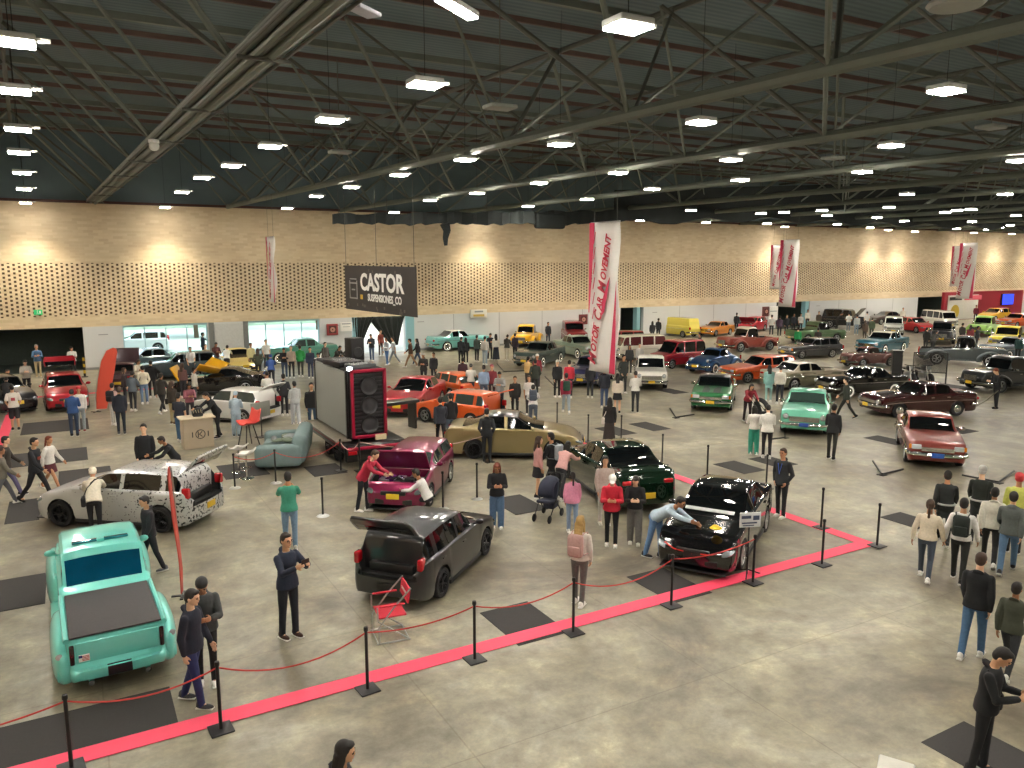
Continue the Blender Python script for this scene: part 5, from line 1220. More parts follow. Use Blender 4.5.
def hair_mesh(kind, pose):
    k = ('hair', kind, pose)
    if k not in CACHE:
        J = skel(pose); rot = Matrix.Rotation(J['hp'], 3, 'Y'); H = J['H']; q = lambda x, y, z: H + rot @ Vector((x, y, z)); mb = MB()
        mb.ell(q(-.018, 0, .028), (.096, .084, .1), 14, 10, 0, rot); mb.ell(q(-.045, 0, -.01), (.068, .08, .085), 12, 8, 0, rot); mb.ell(q(.04, 0, .085), (.055, .06, .03), 10, 6, 0, rot)
        if kind in ('long', 'verylong'):
            n_ = 5 if kind == 'long' else 8
            for i in range(n_):
                c_ = q(-.075, 0, -.04) + Vector((-.012 * i, 0, -.055 * i)) if J['d'].z > .8 else q(-.06 - .02 * i, 0, -.03 * i)
                for yy in (-.055, 0, .055): mb.ell(c_ + Vector((0, yy * (1 - .04 * i), 0)), (.036, .04, .055), 8, 6)
            for s in (1, -1): mb.ell(q(-.01, s * .078, -.05), (.04, .022, .09), 8, 6, 0, rot); mb.ell(q(-.015, s * .082, -.15), (.035, .024, .08), 8, 6, 0, rot)
        if kind == 'pony':
            for i in range(6): mb.ell(q(-.1 - .006 * i, 0, .03 - .05 * i), (.03, .03, .04), 8, 6)
        if kind == 'bun': mb.ell(q(-.1, 0, .07), (.045, .045, .045), 10, 8)
        if kind in ('cap', 'beanie'):
            mb = MB(); mb.ell(q(-.008, 0, .05), (.104, .09, .085), 14, 10, 0, rot); mb.ell(q(-.04, 0, .0), (.07, .083, .075), 12, 8, 0, rot)
            if kind == 'cap': mb.ell(q(.12, 0, .055), (.07, .07, .01), 12, 6, 0, rot)
        CACHE[k] = remesh(mb, 'hair', BLACK, .011, 2)
    return CACHE[k]
HAIRC = {'k': '17120f', 'b': '3a281c', 'd': '251b16', 'y': 'a98a55', 'g': '8d8a86', 'w': 'e4e2dd', 'r': 'b3202c', 's': '7a3b28'}
def kid(name, me, par, *mats):
    o = bpy.data.objects.new(name, me); COL.objects.link(o); o.parent = par
    for i, m in enumerate(mats): o.material_slots[i].link = 'OBJECT'; o.material_slots[i].material = m
    return o
BAGS = []
PLIST = []
def person(px, rel, pose, top, bot, hair, label, h=1.64, shoe='e2e0da', near=False, group=None, bag=None, z=0., skin=None):
    """px: feet in the picture; rel: 0 faces the viewer, 90 faces the picture's right, 180 seen from behind"""
    p = G(*px) if len(px) == 2 else Vector(px); yaw = math.atan2(-p.y, -p.x) + R(rel); k = h / 1.72
    o = bpy.data.objects.new('person', body_mesh(pose)); COL.objects.link(o); o.location = (p.x, p.y, z); o.rotation_euler = (0, 0, yaw); o.scale = (k, k, k)
    o.material_slots[0].link = 'OBJECT'; o.material_slots[0].material = SKIN[len(PLIST) % 4 if skin is None else skin]
    tag(o, label, 'person', group); PLIST.append(o)
    kid({'tee': 't_shirt'}.get(top[0], top[0]), top_mesh(top[0], pose), o, cloth(top[1]))
    kid({'slim': 'trousers', 'wide': 'wide_trousers', 'longskirt': 'long_skirt'}.get(bot[0], bot[0]), bottom_mesh(bot[0], pose), o, cloth(bot[1]))
    hn = {'cap': 'cap', 'beanie': 'beanie'}.get(hair[0], 'hair')
    kid(hn, hair_mesh(hair[0], pose), o, M(HAIRC.get(hair[1], hair[1]), .6, 0, 0, .2, 30.))
    if hn == 'cap' and near: pass
    for me in shoe_mesh(pose): kid('shoe', me, o, cloth(shoe), M('d8d6d0' if shoe != '141416' else '1a1a1c', .7))
    if near:
        a, b_ = face_mesh(pose); e = bpy.data.objects.new('eyes', a); COL.objects.link(e); e.parent = o; e = bpy.data.objects.new('mouth', b_); COL.objects.link(e); e.parent = o
    J = skel(pose); Mw = Matrix.Translation(o.location) @ Matrix.Rotation(yaw, 4, 'Z') @ Matrix.Scale(k, 4)
    if bag:
        kind, colr, blab = bag; m = cloth(colr)
        if kind == 'backpack':
            c_ = Mw @ (J['P'] + J['d'] * .3 - J['fw'] * .215); r3 = Matrix.Rotation(yaw, 3, 'Z')
            q = empty('backpack', c_, yaw, blab, 'backpack'); MB().box((0, 0, 0), (.15, .29, .42), 0, bev=.06).build('pack', m, q); MB().box((-.08, 0, -.08), (.05, .22, .18), 0, bev=.02).build('front_pocket', m, q)
            for s in (1, -1): MB().tube([(.05, s * .1, .19), (.15, s * .115, .215), (.27, s * .12, .19), (.335, s * .125, .05), (.33, s * .13, -.1), (.22, s * .18, -.17), (.06, s * .14, -.17)], .014, 6, ell=.6).build('strap', m, q)
        elif kind == 'phone':
            a, b_ = J['la'][2] + J['la'][3] * .1, J['ra'][2] + J['ra'][3] * .1; c_ = Mw @ ((a + b_) / 2 + Vector((.01, 0, .05)))
            q = empty('phone', c_, yaw, blab, 'phone'); MB().box((0, 0, 0), (.012, .15, .075), 0, bev=.004).build('case', M(colr, .3), q); MB().box((-.008, 0, 0), (.003, .135, .065), 0).build('screen', M('222a30', .1, 0, .5), q)
        else:
            c_ = Mw @ (J['P'] + Vector((-.0, .21, -.02))); q = empty('shoulder_bag', c_, yaw, blab, 'bag'); MB().box((0, 0, 0), (.26, .1, .22), 0, bev=.035).build('pouch', m, q)
            MB().tube([(-.1, 0, .1), (-.09, -.1, .33), (-.06, -.25, .48), (0, -.32, .5), (.06, -.25, .47), (.1, -.1, .33), (.1, 0, .1)], .011, 6).build('strap', m, q)
    return o
# ------------------------------------------------------------------ who is where
BK, NV, WH, GY, JN, JL = '17171a', '232a3d', 'dedcd6', '7d7e80', '43587a', '7f97ae'
P = person
# foreground
P((290, 637), 35, 'phone', ('jacket', '20283a'), ('jeans', '1b1d26'), ('short', 'd'), 'person in dark navy jacket and glasses photographing, alone on the bare floor', 1.80, '3a2018', True, bag=('phone', '2a1d1a', 'dark phone held up by the man in the navy jacket'))
gl = PLIST[-1]; J_ = skel('phone'); g_ = MB()
for s in (1, -1): g_.tube([J_['H'] + Vector((.106, s * .034 + .022 * math.cos(t), .004 + .018 * math.sin(t))) for t in [k * math.pi / 5 for k in range(10)]], .003, 5, closed=True); g_.tube([J_['H'] + Vector((.1, s * .056, .008)), J_['H'] + Vector((0, s * .08, .0))], .003, 5)
g_.build('glasses', BLACK, gl)
P((291, 549), 180, 'phone', ('tee', '3f8f78'), ('jeans', '6d87a0'), ('short', 'k'), 'person in sea green t-shirt and pale jeans seen from behind, raising both hands', 1.72, 'c9c7c0')
P((196, 704), 60, 'stroll', ('jacket', '1d212f'), ('jeans', '222a55'), ('short', 'k'), 'person in navy outfit stepping past the turquoise pickup\'s tail, nearer of the pair', 1.72, '3a3a3e', True)
P((208, 684), 0, 'look', ('puffer', '3d4142'), ('slim', '19191c'), ('beanie', '1a1a1c'), 'person in glossy grey puffer jacket behind the one in navy', 1.72, WH, True)
P((152, 573), -70, 'stroll', ('jacket', '1e1c22'), ('slim', '202027'), ('short', 'k'), 'person in dark printed jacket between the pickup and the silver hatchback', 1.62, '5a5a60')
P((97, 535), 175, 'stoop', ('hoodie', 'd9d2bf'), ('slim', '1b1b1e'), ('beanie', 'd9d2bf'), 'person in cream hood bent over the silver hatchback bonnet', 1.62, bag=('bag', '1c1c1f', 'black bag slung by the person in the cream hood'))
P((148, 489), -10, 'stand', ('sweater', '15171c'), ('slim', '17171a'), ('short', 'k'), 'large person in black sweater standing behind the silver hatchback', 1.82, BK)
P((174, 489), -80, 'stoop', ('sweater', '1a1b20'), ('slim', '17171a'), ('short', 'd'), 'person in black bending into the silver hatchback from behind', 1.6, BK)
P((38, 501), 60, 'walk', ('jacket', '1f2127'), ('slim', '202024'), ('short', 'k'), 'person in dark jacket with red print striding at the left', 1.75, BK)
pj = PLIST[-1]
for s_, z_ in ((1, 1.15),): MB().ell((.135, 0, z_), (.012, .09, .06), 10, 6).build('jacket_print', M('9c3a28'), pj)
P((52, 490), 55, 'walkb', ('sweater', 'd9d6d0'), ('skirt', '5a2530'), ('pony', 's'), 'person in white top and maroon skirt walking beside the one in the printed jacket', 1.56, WH)
P((9, 495), 80, 'walkb', ('jacket', '3a342f'), ('jeans', '5d5a7d'), ('short', 'k'), 'person in brown jacket and violet grey jeans at the left edge', 1.66, BK)
P((4, 506), 100, 'walk', ('hoodie', '6b675c'), ('jeans', '5f6068'), ('short', 'b'), 'person in drab hoodie cut by the left edge', 1.6, WH)
P((345, 890), 80, 'stroll', ('jacket', '15171c'), ('slim', '19191d'), ('verylong', 'k'), 'person with long straight black hair at the bottom edge', 1.62, BK, True)
# far left
P((39, 377), 0, 'crossed', ('jacket', '4f7399'), ('slim', 'b3a283'), ('short', 'g'), 'person in blue shirt with folded arms before the dark opening', 1.75, 'c9b79a')
P((28, 396), 5, 'look', ('hoodie', 'a9a49a'), ('slim', '24252a'), ('short', 'd'), 'person in light grey hoodie beside the red compact car', 1.72, BK)
P((74, 377), -10, 'look', ('tee', 'd6d8d5'), ('slim', '202226'), ('short', 'k'), 'person in white shirt by the striped post behind the red compact', 1.7, BK)
P((16, 430), 180, 'pocket', ('tee', 'd8d4cc'), ('shorts', '1c1c20'), ('short', 'k'), 'person in white t-shirt with red back print and black shorts', 1.7, BK)
MB().box((-.142, 0, 1.2), (.008, .13, .12), 0, bev=.003).build('back_print', M('a8404a'), PLIST[-1])
P((3, 392), 60, 'crouch', ('tee', 'd5d5d2'), ('slim', '1c1c20'), ('short', 'k'), 'person in white crouching at the left edge behind the one with the printed back', 1.65)
P((9, 414), 175, 'stoop', ('jacket', '1b1b1e'), ('slim', '1b1b1e'), ('short', 'k'), 'person in black leaning over the black car at the left edge', 1.6)
P((75, 436), 175, 'look', ('hoodie', '2b4a7a'), ('jeans', '2b3a52'), ('short', 'k'), 'person in blue hoodie before the red compact, nearer of two', 1.7, BK)
P((82, 431), 0, 'stand', ('sweater', 'd6d0cc'), ('jeans', '9fa9b0'), ('cap', 'b32636'), 'person in red cap and white top before the red compact', 1.66, '8a2027')
P((122, 434), 180, 'stand', ('jacket', '1d222e'), ('slim', '1c222c'), ('short', 'b'), 'person in navy seen from behind right of the orange feather flag', 1.72, '4a4a4e')
P((115, 425), 150, 'stand', ('sweater', 'cfa9a6'), ('slim', 'c9c6c2'), ('short', 'd'), 'person in pink top beside the orange feather flag', 1.62, bag=('backpack', '19191c', 'black backpack of the person in the pink top'))
P((134, 411), 160, 'look', ('jacket', '57606a'), ('slim', '22242a'), ('short', 'k'), 'person in slate grey jacket right of the orange feather flag', 1.68)
P((145, 404), 185, 'pocket', ('sweater', 'cfc8b4'), ('jeans', '5b7290'), ('short', 'k'), 'person in beige jumper and blue jeans among the left crowd', 1.7, bag=('bag', '23201f', 'dark bag worn by the person in the beige jumper'))
P((153, 398), 180, 'stand', ('jacket', '151518'), ('slim', '17171a'), ('short', 'k'), 'person all in black beside the beige jumper', 1.74)
P((126, 404), 90, 'stand', ('hoodie', '3d3538'), ('slim', '22222a'), ('long', 'b'), 'person in dark plum hoodie close behind the orange feather flag', 1.6)
P((140, 392), 20, 'look', ('sweater', 'c7bfae'), ('slim', '7a6f60'), ('long', 'b'), 'person in cream knit before the maroon saloon', 1.6)
P((174, 424), 140, 'stand', ('jacket', '3a332c'), ('slim', 'a39470'), ('long', 'b'), 'person with long dark hair and sand trousers left of the counter', 1.68, '5a4a3a', bag=('bag', '201c1b', 'black bag of the person in sand trousers'))
P((163, 413), 150, 'walk', ('jacket', '2e2b26'), ('slim', '1e1e20'), ('short', 'k'), 'person in dark olive jacket behind the one with sand trousers', 1.72)
P((181, 442), 150, 'carry', ('tee', '262a36'), ('jeans', '3e5f80'), ('short', 'k'), 'person in navy t-shirt and jeans at the left of the logo counter', 1.72, WH)
P((191, 423), 10, 'look', ('sweater', '8d5560'), ('slim', '333036'), ('long', 'k'), 'person in dusty rose top behind the logo counter', 1.6)
P((215, 438), -60, 'stoop', ('jacket', '17191f'), ('slim', '17191d'), ('short', 'k'), 'person in black leaning at the right of the logo counter', 1.78, BK)
P((237, 436), 170, 'look', ('hoodie', 'a3b6c4'), ('wide', '9db0bd'), ('beanie', 'a3b6c4'), 'person in pale blue tracksuit behind the white stools', 1.62, '2a2a2e')
P((184, 398), 150, 'stand', ('sweater', '6a4a48'), ('slim', '2a2a2e'), ('long', 'b'), 'person in brown red knit left of the black sports coupe', 1.6)
P((196, 404), 100, 'stand', ('jacket', 'bfbcb2'), ('slim', '3a3a40'), ('short', 'k'), 'person in pale jacket before the raised yellow door', 1.62)
P((192, 378), 10, 'stand', ('tee', 'd8d8d6'), ('jeans', '5b6f86'), ('short', 'k'), 'person in white t-shirt behind the black sports coupe\'s nose', 1.68)
P((204, 361), 90, 'point', ('jacket', '2b2f33'), ('slim', '26282c'), ('short', 'k'), 'person in dark clothes pointing before the first window', 1.8)
P((207, 375), 20, 'stand', ('sweater', '9a9078'), ('slim', '4a4438'), ('short', 'b'), 'person in khaki knit by the door between the windows', 1.7)
P((217, 372), 20, 'look', ('jacket', '5a3430'), ('slim', '333338'), ('short', 'k'), 'person in rust brown jacket by the door between the windows', 1.72)
P((228, 374), 170, 'stoop', ('tee', 'dedcd4'), ('slim', '3b3b40'), ('short', 'k'), 'person in white bending beside the yellow white coupe', 1.68)
P((252, 373), 20, 'stand', ('sweater', 'c9c08f'), ('slim', '54503e'), ('short', 'k'), 'person in pale yellow knit before the second window', 1.7)
P((267, 369), 20, 'stand', ('tee', 'dcdcd8'), ('slim', '3a3d44'), ('short', 'k'), 'person in white t-shirt before the second window', 1.72)
P((259, 380), 170, 'pocket', ('jacket', '45493a'), ('slim', '2c2d28'), ('long', 'b'), 'person in moss green jacket in the middle of the left crowd', 1.68)
P((272, 387), 180, 'stoop', ('jacket', '33508c'), ('slim', '26282e'), ('cap', '33508c'), 'person in royal blue jacket seen from behind', 1.7)
P((269, 413), 185, 'look', ('tee', 'e0ded8'), ('slim', '1c1d22'), ('short', 'k'), 'person in white t-shirt right of the white hatchback\'s open tailgate', 1.74)
P((285, 416), 180, 'pocket', ('jacket', '2a2b2f'), ('slim', '1f2024'), ('short', 'k'), 'person in charcoal jacket seen from behind left of the audio trailer', 1.72, WH)
P((296, 424), 200, 'carry', ('hoodie', 'b0b3b5'), ('wide', 'a9adb2'), ('short', 'k'), 'person in pale grey two piece left of the audio trailer', 1.66)
P((313, 431), 0, 'stand', ('jacket', '1b1d20'), ('slim', '35506a'), ('short', 'k'), 'person in black leather jacket beside the grey screen', 1.8, BK)
P((285, 378), 0, 'look', ('sweater', '26262b'), ('jeans', '3a4a62'), ('short', 'k'), 'person in black top before the sea green saloon, leftmost of the row', 1.66)
P((292, 378), 10, 'stand', ('sweater', 'a18f80'), ('slim', '24252a'), ('short', 'k'), 'person in taupe top beside the green jacket', 1.74, WH)
P((301, 377), 170, 'pocket', ('jacket', '2a8a46'), ('slim', '3b3d3a'), ('short', 'k'), 'person in bright green jacket before the sea green saloon', 1.74)
P((311, 378), 0, 'stand', ('jacket', '2a3245'), ('slim', '39405a'), ('short', 'k'), 'person in open navy jacket right of the green jacket', 1.66)
P((319, 383), 0, 'look', ('tee', 'dcdcda'), ('slim', '22242a'), ('short', 'k'), 'person in white t-shirt left of the trailer\'s far end', 1.6)
P((326, 372), 40, 'stand', ('jacket', '4a4540'), ('slim', '2d2b2a'), ('short', 'k'), 'person in brown grey jacket by the fire cabinet', 1.7)
P((338, 374), 40, 'stoop', ('jacket', '33312c'), ('slim', '2b2926'), ('short', 'k'), 'person in dark khaki stooping behind the trailer', 1.7)
P((350, 374), -40, 'stoop', ('jacket', '2d2b28'), ('slim', '232323'), ('short', 'k'), 'person in dark grey stooping behind the trailer', 1.7)
P((372, 361), -20, 'look', ('jacket', '33363f'), ('jeans', '4d5e7a'), ('short', 'k'), 'person in grey blue jacket inside the bright doorway', 1.74)
P((381, 356), 40, 'stand', ('jacket', '7a3a30'), ('slim', '4a3830'), ('short', 'k'), 'person in brick red jacket inside the bright doorway', 1.74)
P((387, 365), -60, 'carry', ('sweater', 'b8bcc0'), ('jeans', '4d6ea0'), ('short', 'k'), 'person in pale top and blue jeans before the bright doorway', 1.68)
P((394, 364), -90, 'walk', ('tee', 'c9cdd0'), ('slim', '8a9297'), ('short', 'k'), 'person in white walking into the bright doorway', 1.72)
P((411, 367), -100, 'walk', ('jacket', '5a4030'), ('slim', '8a6a50'), ('short', 'k'), 'person in brown jacket by the pale blue pillar', 1.74)
P((418, 365), -100, 'walkb', ('jacket', '2e2a2c'), ('jeans', '3a4a60'), ('long', 'k'), 'person in black jacket and jeans beside the brown jacket', 1.66)
P((424, 387), -10, 'look', ('jacket', '2a2927'), ('slim', '24242a'), ('short', 'g'), 'person in dark suit with white shirt behind the bright red sedan', 1.74)
P((434, 384), -20, 'stand', ('jacket', '222125'), ('slim', '222228'), ('short', 'k'), 'person in black jacket beside the one in the suit', 1.62)
P((461, 365), 160, 'look', ('jacket', '23272b'), ('slim', '1d1f24'), ('short', 'k'), 'person in black before the turquoise classic, left of two', 1.72)
P((466, 364), 170, 'stand', ('jacket', '2e3033'), ('slim', '1d1f24'), ('long', 'k'), 'person in charcoal before the turquoise classic, right of two', 1.62)
P((477, 362), 150, 'stand', ('jacket', '3a4540'), ('slim', '23252a'), ('short', 'k'), 'person in grey green jacket at the turquoise classic\'s nose', 1.68)
P((485, 365), 160, 'stand', ('sweater', 'b9b4ae'), ('jeans', '8a98a5'), ('short', 'k'), 'person in pale top and light jeans at the turquoise classic\'s nose', 1.74)
P((490, 360), 20, 'look', ('jacket', '26282d'), ('slim', '2a2c33'), ('short', 'k'), 'person in dark jacket behind the pale top', 1.74)
P((496, 361), 190, 'stand', ('sweater', 'c4bfb2'), ('longskirt', '262b38'), ('long', 'k'), 'person in long dark blue skirt by the grey wall', 1.7)
P((507, 361), 160, 'look', ('jacket', '33322f'), ('slim', 'b9b2a2'), ('short', 'k'), 'person in beige trousers left of the yellow pickup', 1.68)
P((515, 360), 150, 'stand', ('jacket', '3a3038'), ('slim', '222228'), ('short', 'k'), 'person in dark mauve jacket before the yellow pickup', 1.7)
P((548, 345), 30, 'stand', ('jacket', '25272d'), ('slim', '2c3446'), ('short', 'k'), 'person in black right of the yellow pickup', 1.72)
# middle
P((557, 397), 20, 'stand', ('jacket', '1b1c20'), ('slim', '19191d'), ('cap', 'cfccc4'), 'person in black with pale cap before the deep blue classic', 1.72)
P((535, 397), 185, 'pocket', ('jacket', '2d332b'), ('slim', '20211f'), ('short', 'k'), 'person in dark green jacket seen from behind in the middle', 1.76)
P((528, 390), 150, 'stand', ('sweater', 'c2a06a'), ('slim', '3a3530'), ('short', 'k'), 'person in mustard top left of the dark green jacket', 1.64)
P((537, 388), 20, 'stand', ('sweater', '8c2f38'), ('slim', '3a3038'), ('cap', 'd5d0ca'), 'person in dark red top with white cap in the middle', 1.68)
P((569, 398), 180, 'stand', ('sweater', 'b4283a'), ('slim', '33343a'), ('short', 'k'), 'person in bright red jumper behind the green backpack', 1.74)
P((566, 413), 185, 'walk', ('hoodie', '8f2a42'), ('jeans', '8b9aa4'), ('short', 'k'), 'person in crimson hoodie and pale jeans', 1.72, bag=('backpack', '2c4a3c', 'dark green backpack on the crimson hoodie'))
P((515, 417), 0, 'stand', ('jacket', '23211f'), ('slim', '1e1e20'), ('short', 'b'), 'person in dark blazer and white shirt behind the gold sedan', 1.66)
P((529, 415), -10, 'stand', ('tee', 'd4cfca'), ('slim', '302e34'), ('long', 'b'), 'person in white top behind the gold sedan', 1.62)
P((533, 428), 180, 'stoop', ('sweater', 'd2d0cf'), ('jeans', '4a5564'), ('short', 'k'), 'person in white bending behind the gold sedan roof', 1.7, bag=('backpack', '4a5260', 'grey blue backpack behind the gold sedan roof'))
P((484, 404), 190, 'stand', ('sweater', '8194ae'), ('jeans', '4a5668'), ('short', 'k'), 'person in grey blue jumper near the orange hatchback', 1.72)
P((492, 402), -10, 'stand', ('hoodie', '7a2c34'), ('slim', '4a3a3e'), ('beanie', '7a2c34'), 'person in hooded dark red top near the orange hatchback', 1.68)
P((500, 411), -10, 'look', ('hoodie', '8f8f8e'), ('slim', '26262a'), ('short', 'k'), 'person in grey hoodie near the orange hatchback', 1.7)
P((471, 400), 175, 'look', ('tee', 'cfcac0'), ('slim', '2c2d33'), ('short', 'k'), 'person in cream t-shirt beside the orange cars', 1.66)
P((463, 392), 175, 'stand', ('jacket', '4a3038'), ('slim', '2c2d33'), ('short', 'k'), 'person in plum jacket behind the boxy orange saloon', 1.66)
P((441, 446), 185, 'walk', ('jacket', '2b2e38'), ('slim', '1b1c21'), ('short', 'k'), 'person in dark slate jacket between the orange hatchback and magenta hatchback', 1.74)
P((451, 443), 190, 'stand', ('jacket', '1b1b1e'), ('jeans', '7d90a8'), ('short', 'k'), 'person in black jacket and light jeans left of the gold sedan', 1.74, WH)
P((487, 462), 175, 'pocket', ('jacket', '1f2226'), ('slim', '1b1d21'), ('short', 'k'), 'person in dark green grey standing before the gold sedan', 1.7, BK)
P((497, 528), 5, 'look', ('jacket', '1b1b20'), ('wide', '4d6788'), ('verylong', 's'), 'person with long auburn hair, black jacket and wide jeans', 1.62, WH, True)
P((538, 497), 100, 'stand', ('sweater', 'c08e8a'), ('skirt', '1d1c20'), ('long', 'b'), 'person in pink jumper and short black skirt before the gold sedan', 1.64, BK)
P((552, 494), -120, 'walkb', ('jacket', '1c1d21'), ('slim', '1b1b1f'), ('short', 'k'), 'person in black walking beside the dark green sedan\'s nose', 1.74, WH, bag=('backpack', '8d949a', 'pale grey backpack beside the dark green sedan\'s nose'))
P((563, 499), 150, 'stoop', ('sweater', 'c99a96'), ('slim', '2a2a30'), ('long', 'k'), 'person in pale pink leaning over the dark blue stroller', 1.6)
P((572, 532), 190, 'stand', ('hoodie', 'd58aa6'), ('jeans', '7f93b0'), ('pony', 'k'), 'child in pink hoodie and light jeans beside the stroller', 1.42, WH)
P((604, 524), 10, 'stand', ('sweater', 'b5a59c'), ('slim', 'c2b8b2'), ('verylong', 'k'), 'person with very long dark hair behind the red hoodie', 1.66, WH)
P((611, 546), 0, 'look', ('hoodie', 'bf2338'), ('slim', '19191d'), ('cap', 'd8d6d2'), 'person in bright red hoodie and white cap by the dark green sedan', 1.66, WH, True)
P((634, 544), 0, 'look', ('sweater', '18181c'), ('wide', '6a6764'), ('long', 'k'), 'person in black top and grey trousers behind the dark green sedan', 1.60, WH)
P((663, 560), 62, 'lean', ('sweater', 'a9bccb'), ('jeans', '5d7ea8'), ('short', 'k'), 'person in pale blue shirt bent over wiping the black sedan', 1.72, '2a2a2e', True)
o = MB().ell((0, 0, 0), (.17, .12, .03), 14, 8).ell((.1, .04, .015), (.09, .07, .03), 10, 6).build('cleaning_cloth', M('d6b92a', .9, 0, 0, .15, 20.)); CLOTH = o; tag(o, 'yellow cleaning cloth lying on the black sedan bonnet', 'cloth')
P((579, 604), 158, 'carry', ('sweater', 'd3cbc4'), ('slim', '5d5a58'), ('verylong', 'y'), 'person with long blonde hair, white top and grey trousers', 1.66, WH, True, bag=('backpack', 'b08d88', 'dusty pink backpack on the blonde woman'))
P((780, 517), -30, 'pocket', ('jacket', '25282b'), ('slim', '202124'), ('short', 'b'), 'person in black with blue lanyard right of the black sedan', 1.72, WH, True)
MB().tube([(.13, .05, 1.38), (.15, .0, 1.12), (.13, -.05, 1.38)], .012, 6).build('lanyard', M('2b4fa0', .6), PLIST[-1])
P((368, 512), 60, 'stoop', ('jacket', 'a3203a'), ('slim', '1c1e26'), ('short', 'b'), 'person in red and white jacket bending into the magenta hatchback', 1.7, WH)
P((428, 513), -110, 'crouch', ('sweater', 'd5d2d0'), ('slim', '23232a'), ('short', 'k'), 'person in white sleeves crouching at the magenta hatchback\'s wheel', 1.66, WH)
# centre right
P((609, 446), 170, 'stand', ('jacket', '1c1a1c'), ('longskirt', '2c2523'), ('long', 'k'), 'person in long black dress near the two mats', 1.66, BK, bag=('bag', 'd6d2cb', 'white bag beside the long black dress'))
P((604, 408), 185, 'stand', ('jacket', '20242f'), ('jeans', '3d5274'), ('short', 'k'), 'person in dark navy jacket left of the cream top', 1.74)
P((617, 413), 185, 'stand', ('sweater', 'cdbfb0'), ('skirt', '1b1a1e'), ('long', 'k'), 'person in cream top and black skirt before the white old pickup', 1.64, BK)
P((635, 412), 185, 'look', ('sweater', 'd6d3cc'), ('slim', '24262b'), ('short', 'k'), 'person in white shirt and black trousers photographing the white old pickup', 1.72, BK)
P((623, 393), 30, 'pocket', ('coat', '2c302d'), ('slim', '25282a'), ('short', 'k'), 'person in dark grey green coat behind the tall near banner', 1.82)
P((590, 398), 175, 'stand', ('jacket', '1c1d22'), ('slim', '23252c'), ('short', 'k'), 'person in black under the tall near banner', 1.7, WH)
P((639, 372), 10, 'stand', ('sweater', 'b5b0aa'), ('slim', '3a3c44'), ('short', 'k'), 'person in grey top before the white van, right one', 1.64)
P((629, 374), 10, 'stand', ('jacket', '3a3a3c'), ('slim', '2c2c30'), ('long', 'k'), 'person in charcoal before the white van, left one', 1.64)
P((748, 422), 20, 'stoop', ('sweater', '8d2c38'), ('slim', '2a2024'), ('long', 'k'), 'person in maroon jumper pushing the black stroller', 1.64, BK)
P((753, 454), 190, 'look', ('sweater', 'd6d1c9'), ('wide', '2f8f78'), ('long', 'k'), 'person in white top and green trousers on the open floor', 1.6, WH)
P((766, 458), 185, 'look', ('hoodie', 'dad7d1'), ('slim', '1e1c20'), ('short', 'k'), 'person in white hoodie and black trousers on the open floor', 1.72, WH)
P((768, 402), 190, 'stand', ('coat', '86b3ae'), ('slim', '8fb0ae'), ('long', 'k'), 'person in pale teal coat before the orange estate', 1.66)
P((779, 404), 185, 'stand', ('sweater', 'd2cdc1'), ('slim', '20242c'), ('short', 'k'), 'person in cream top beside the pale teal coat', 1.7)
P((831, 459), 165, 'carry', ('jacket', '202124'), ('slim', '23231f'), ('short', 'k'), 'person in black with a white sleeve at the mint green sedan', 1.76, BK)
P((845, 418), -100, 'walk', ('jacket', '363a33'), ('slim', '252823'), ('short', 'k'), 'person in dark olive walking past the mint green sedan', 1.68, BK)
P((658, 340), 160, 'stand', ('jacket', '202226'), ('slim', '23252b'), ('short', 'k'), 'person in black by the pale yellow truck, right one', 1.74)
P((652, 342), 190, 'stand', ('jacket', '2a2c30'), ('slim', '23252b'), ('long', 'k'), 'person in charcoal by the pale yellow truck, left one', 1.62)
P((699, 360), -80, 'stand', ('jacket', '2c2328'), ('slim', '24242a'), ('short', 'k'), 'person in dark plum behind the crimson minivan', 1.72)
P((797, 352), 180, 'stand', ('sweater', '1f8a4e'), ('slim', '25382f'), ('short', 'k'), 'person in vivid green jumper before the sage pickup', 1.72)
P((817, 352), 170, 'stand', ('sweater', '3a3230'), ('slim', '28282c'), ('short', 'k'), 'person in dark brown before the sage pickup', 1.7)
P((771, 336), 190, 'stand', ('tee', 'd9d8d4'), ('slim', '33353b'), ('short', 'k'), 'person in white t-shirt right of the red compact with raised bonnet', 1.78)
P((779, 337), 180, 'stand', ('jacket', '4a3a4e'), ('slim', '33303a'), ('short', 'k'), 'person in purple grey jacket before the far open doorway', 1.76)
P((786, 335), 20, 'stand', ('jacket', '23262c'), ('slim', '24262c'), ('short', 'k'), 'person in black before the far open doorway', 1.72)
P((793, 333), 20, 'stand', ('jacket', '2c3038'), ('slim', '24262c'), ('short', 'k'), 'person in slate before the far open doorway', 1.7)
P((800, 333), 20, 'stand', ('tee', 'd8d6d0'), ('slim', '30323a'), ('short', 'k'), 'person in white t-shirt under the front banner of the far pair', 1.72)
P((807, 328), 10, 'stand', ('sweater', 'd0cbbf'), ('slim', '3c3a38'), ('short', 'k'), 'person in cream by the far doorway pillar', 1.74)
P((818, 330), 10, 'stand', ('jacket', '4a423a'), ('slim', '33302e'), ('short', 'k'), 'person in brown behind the sage pickup', 1.7)
P((736, 333), 170, 'stand', ('jacket', '23242a'), ('slim', '2a2b30'), ('short', 'k'), 'person in black beside the yellow orange coupe', 1.78)
P((848, 332), 190, 'pocket', ('tee', 'd4d4d0'), ('slim', '6f7a84'), ('short', 'k'), 'person in white t-shirt at the dark sport utility, left of two', 1.74)
P((856, 335), 185, 'stand', ('sweater', 'bcc2c4'), ('jeans', '8295a5'), ('short', 'k'), 'person in pale grey and light jeans at the dark sport utility', 1.74)
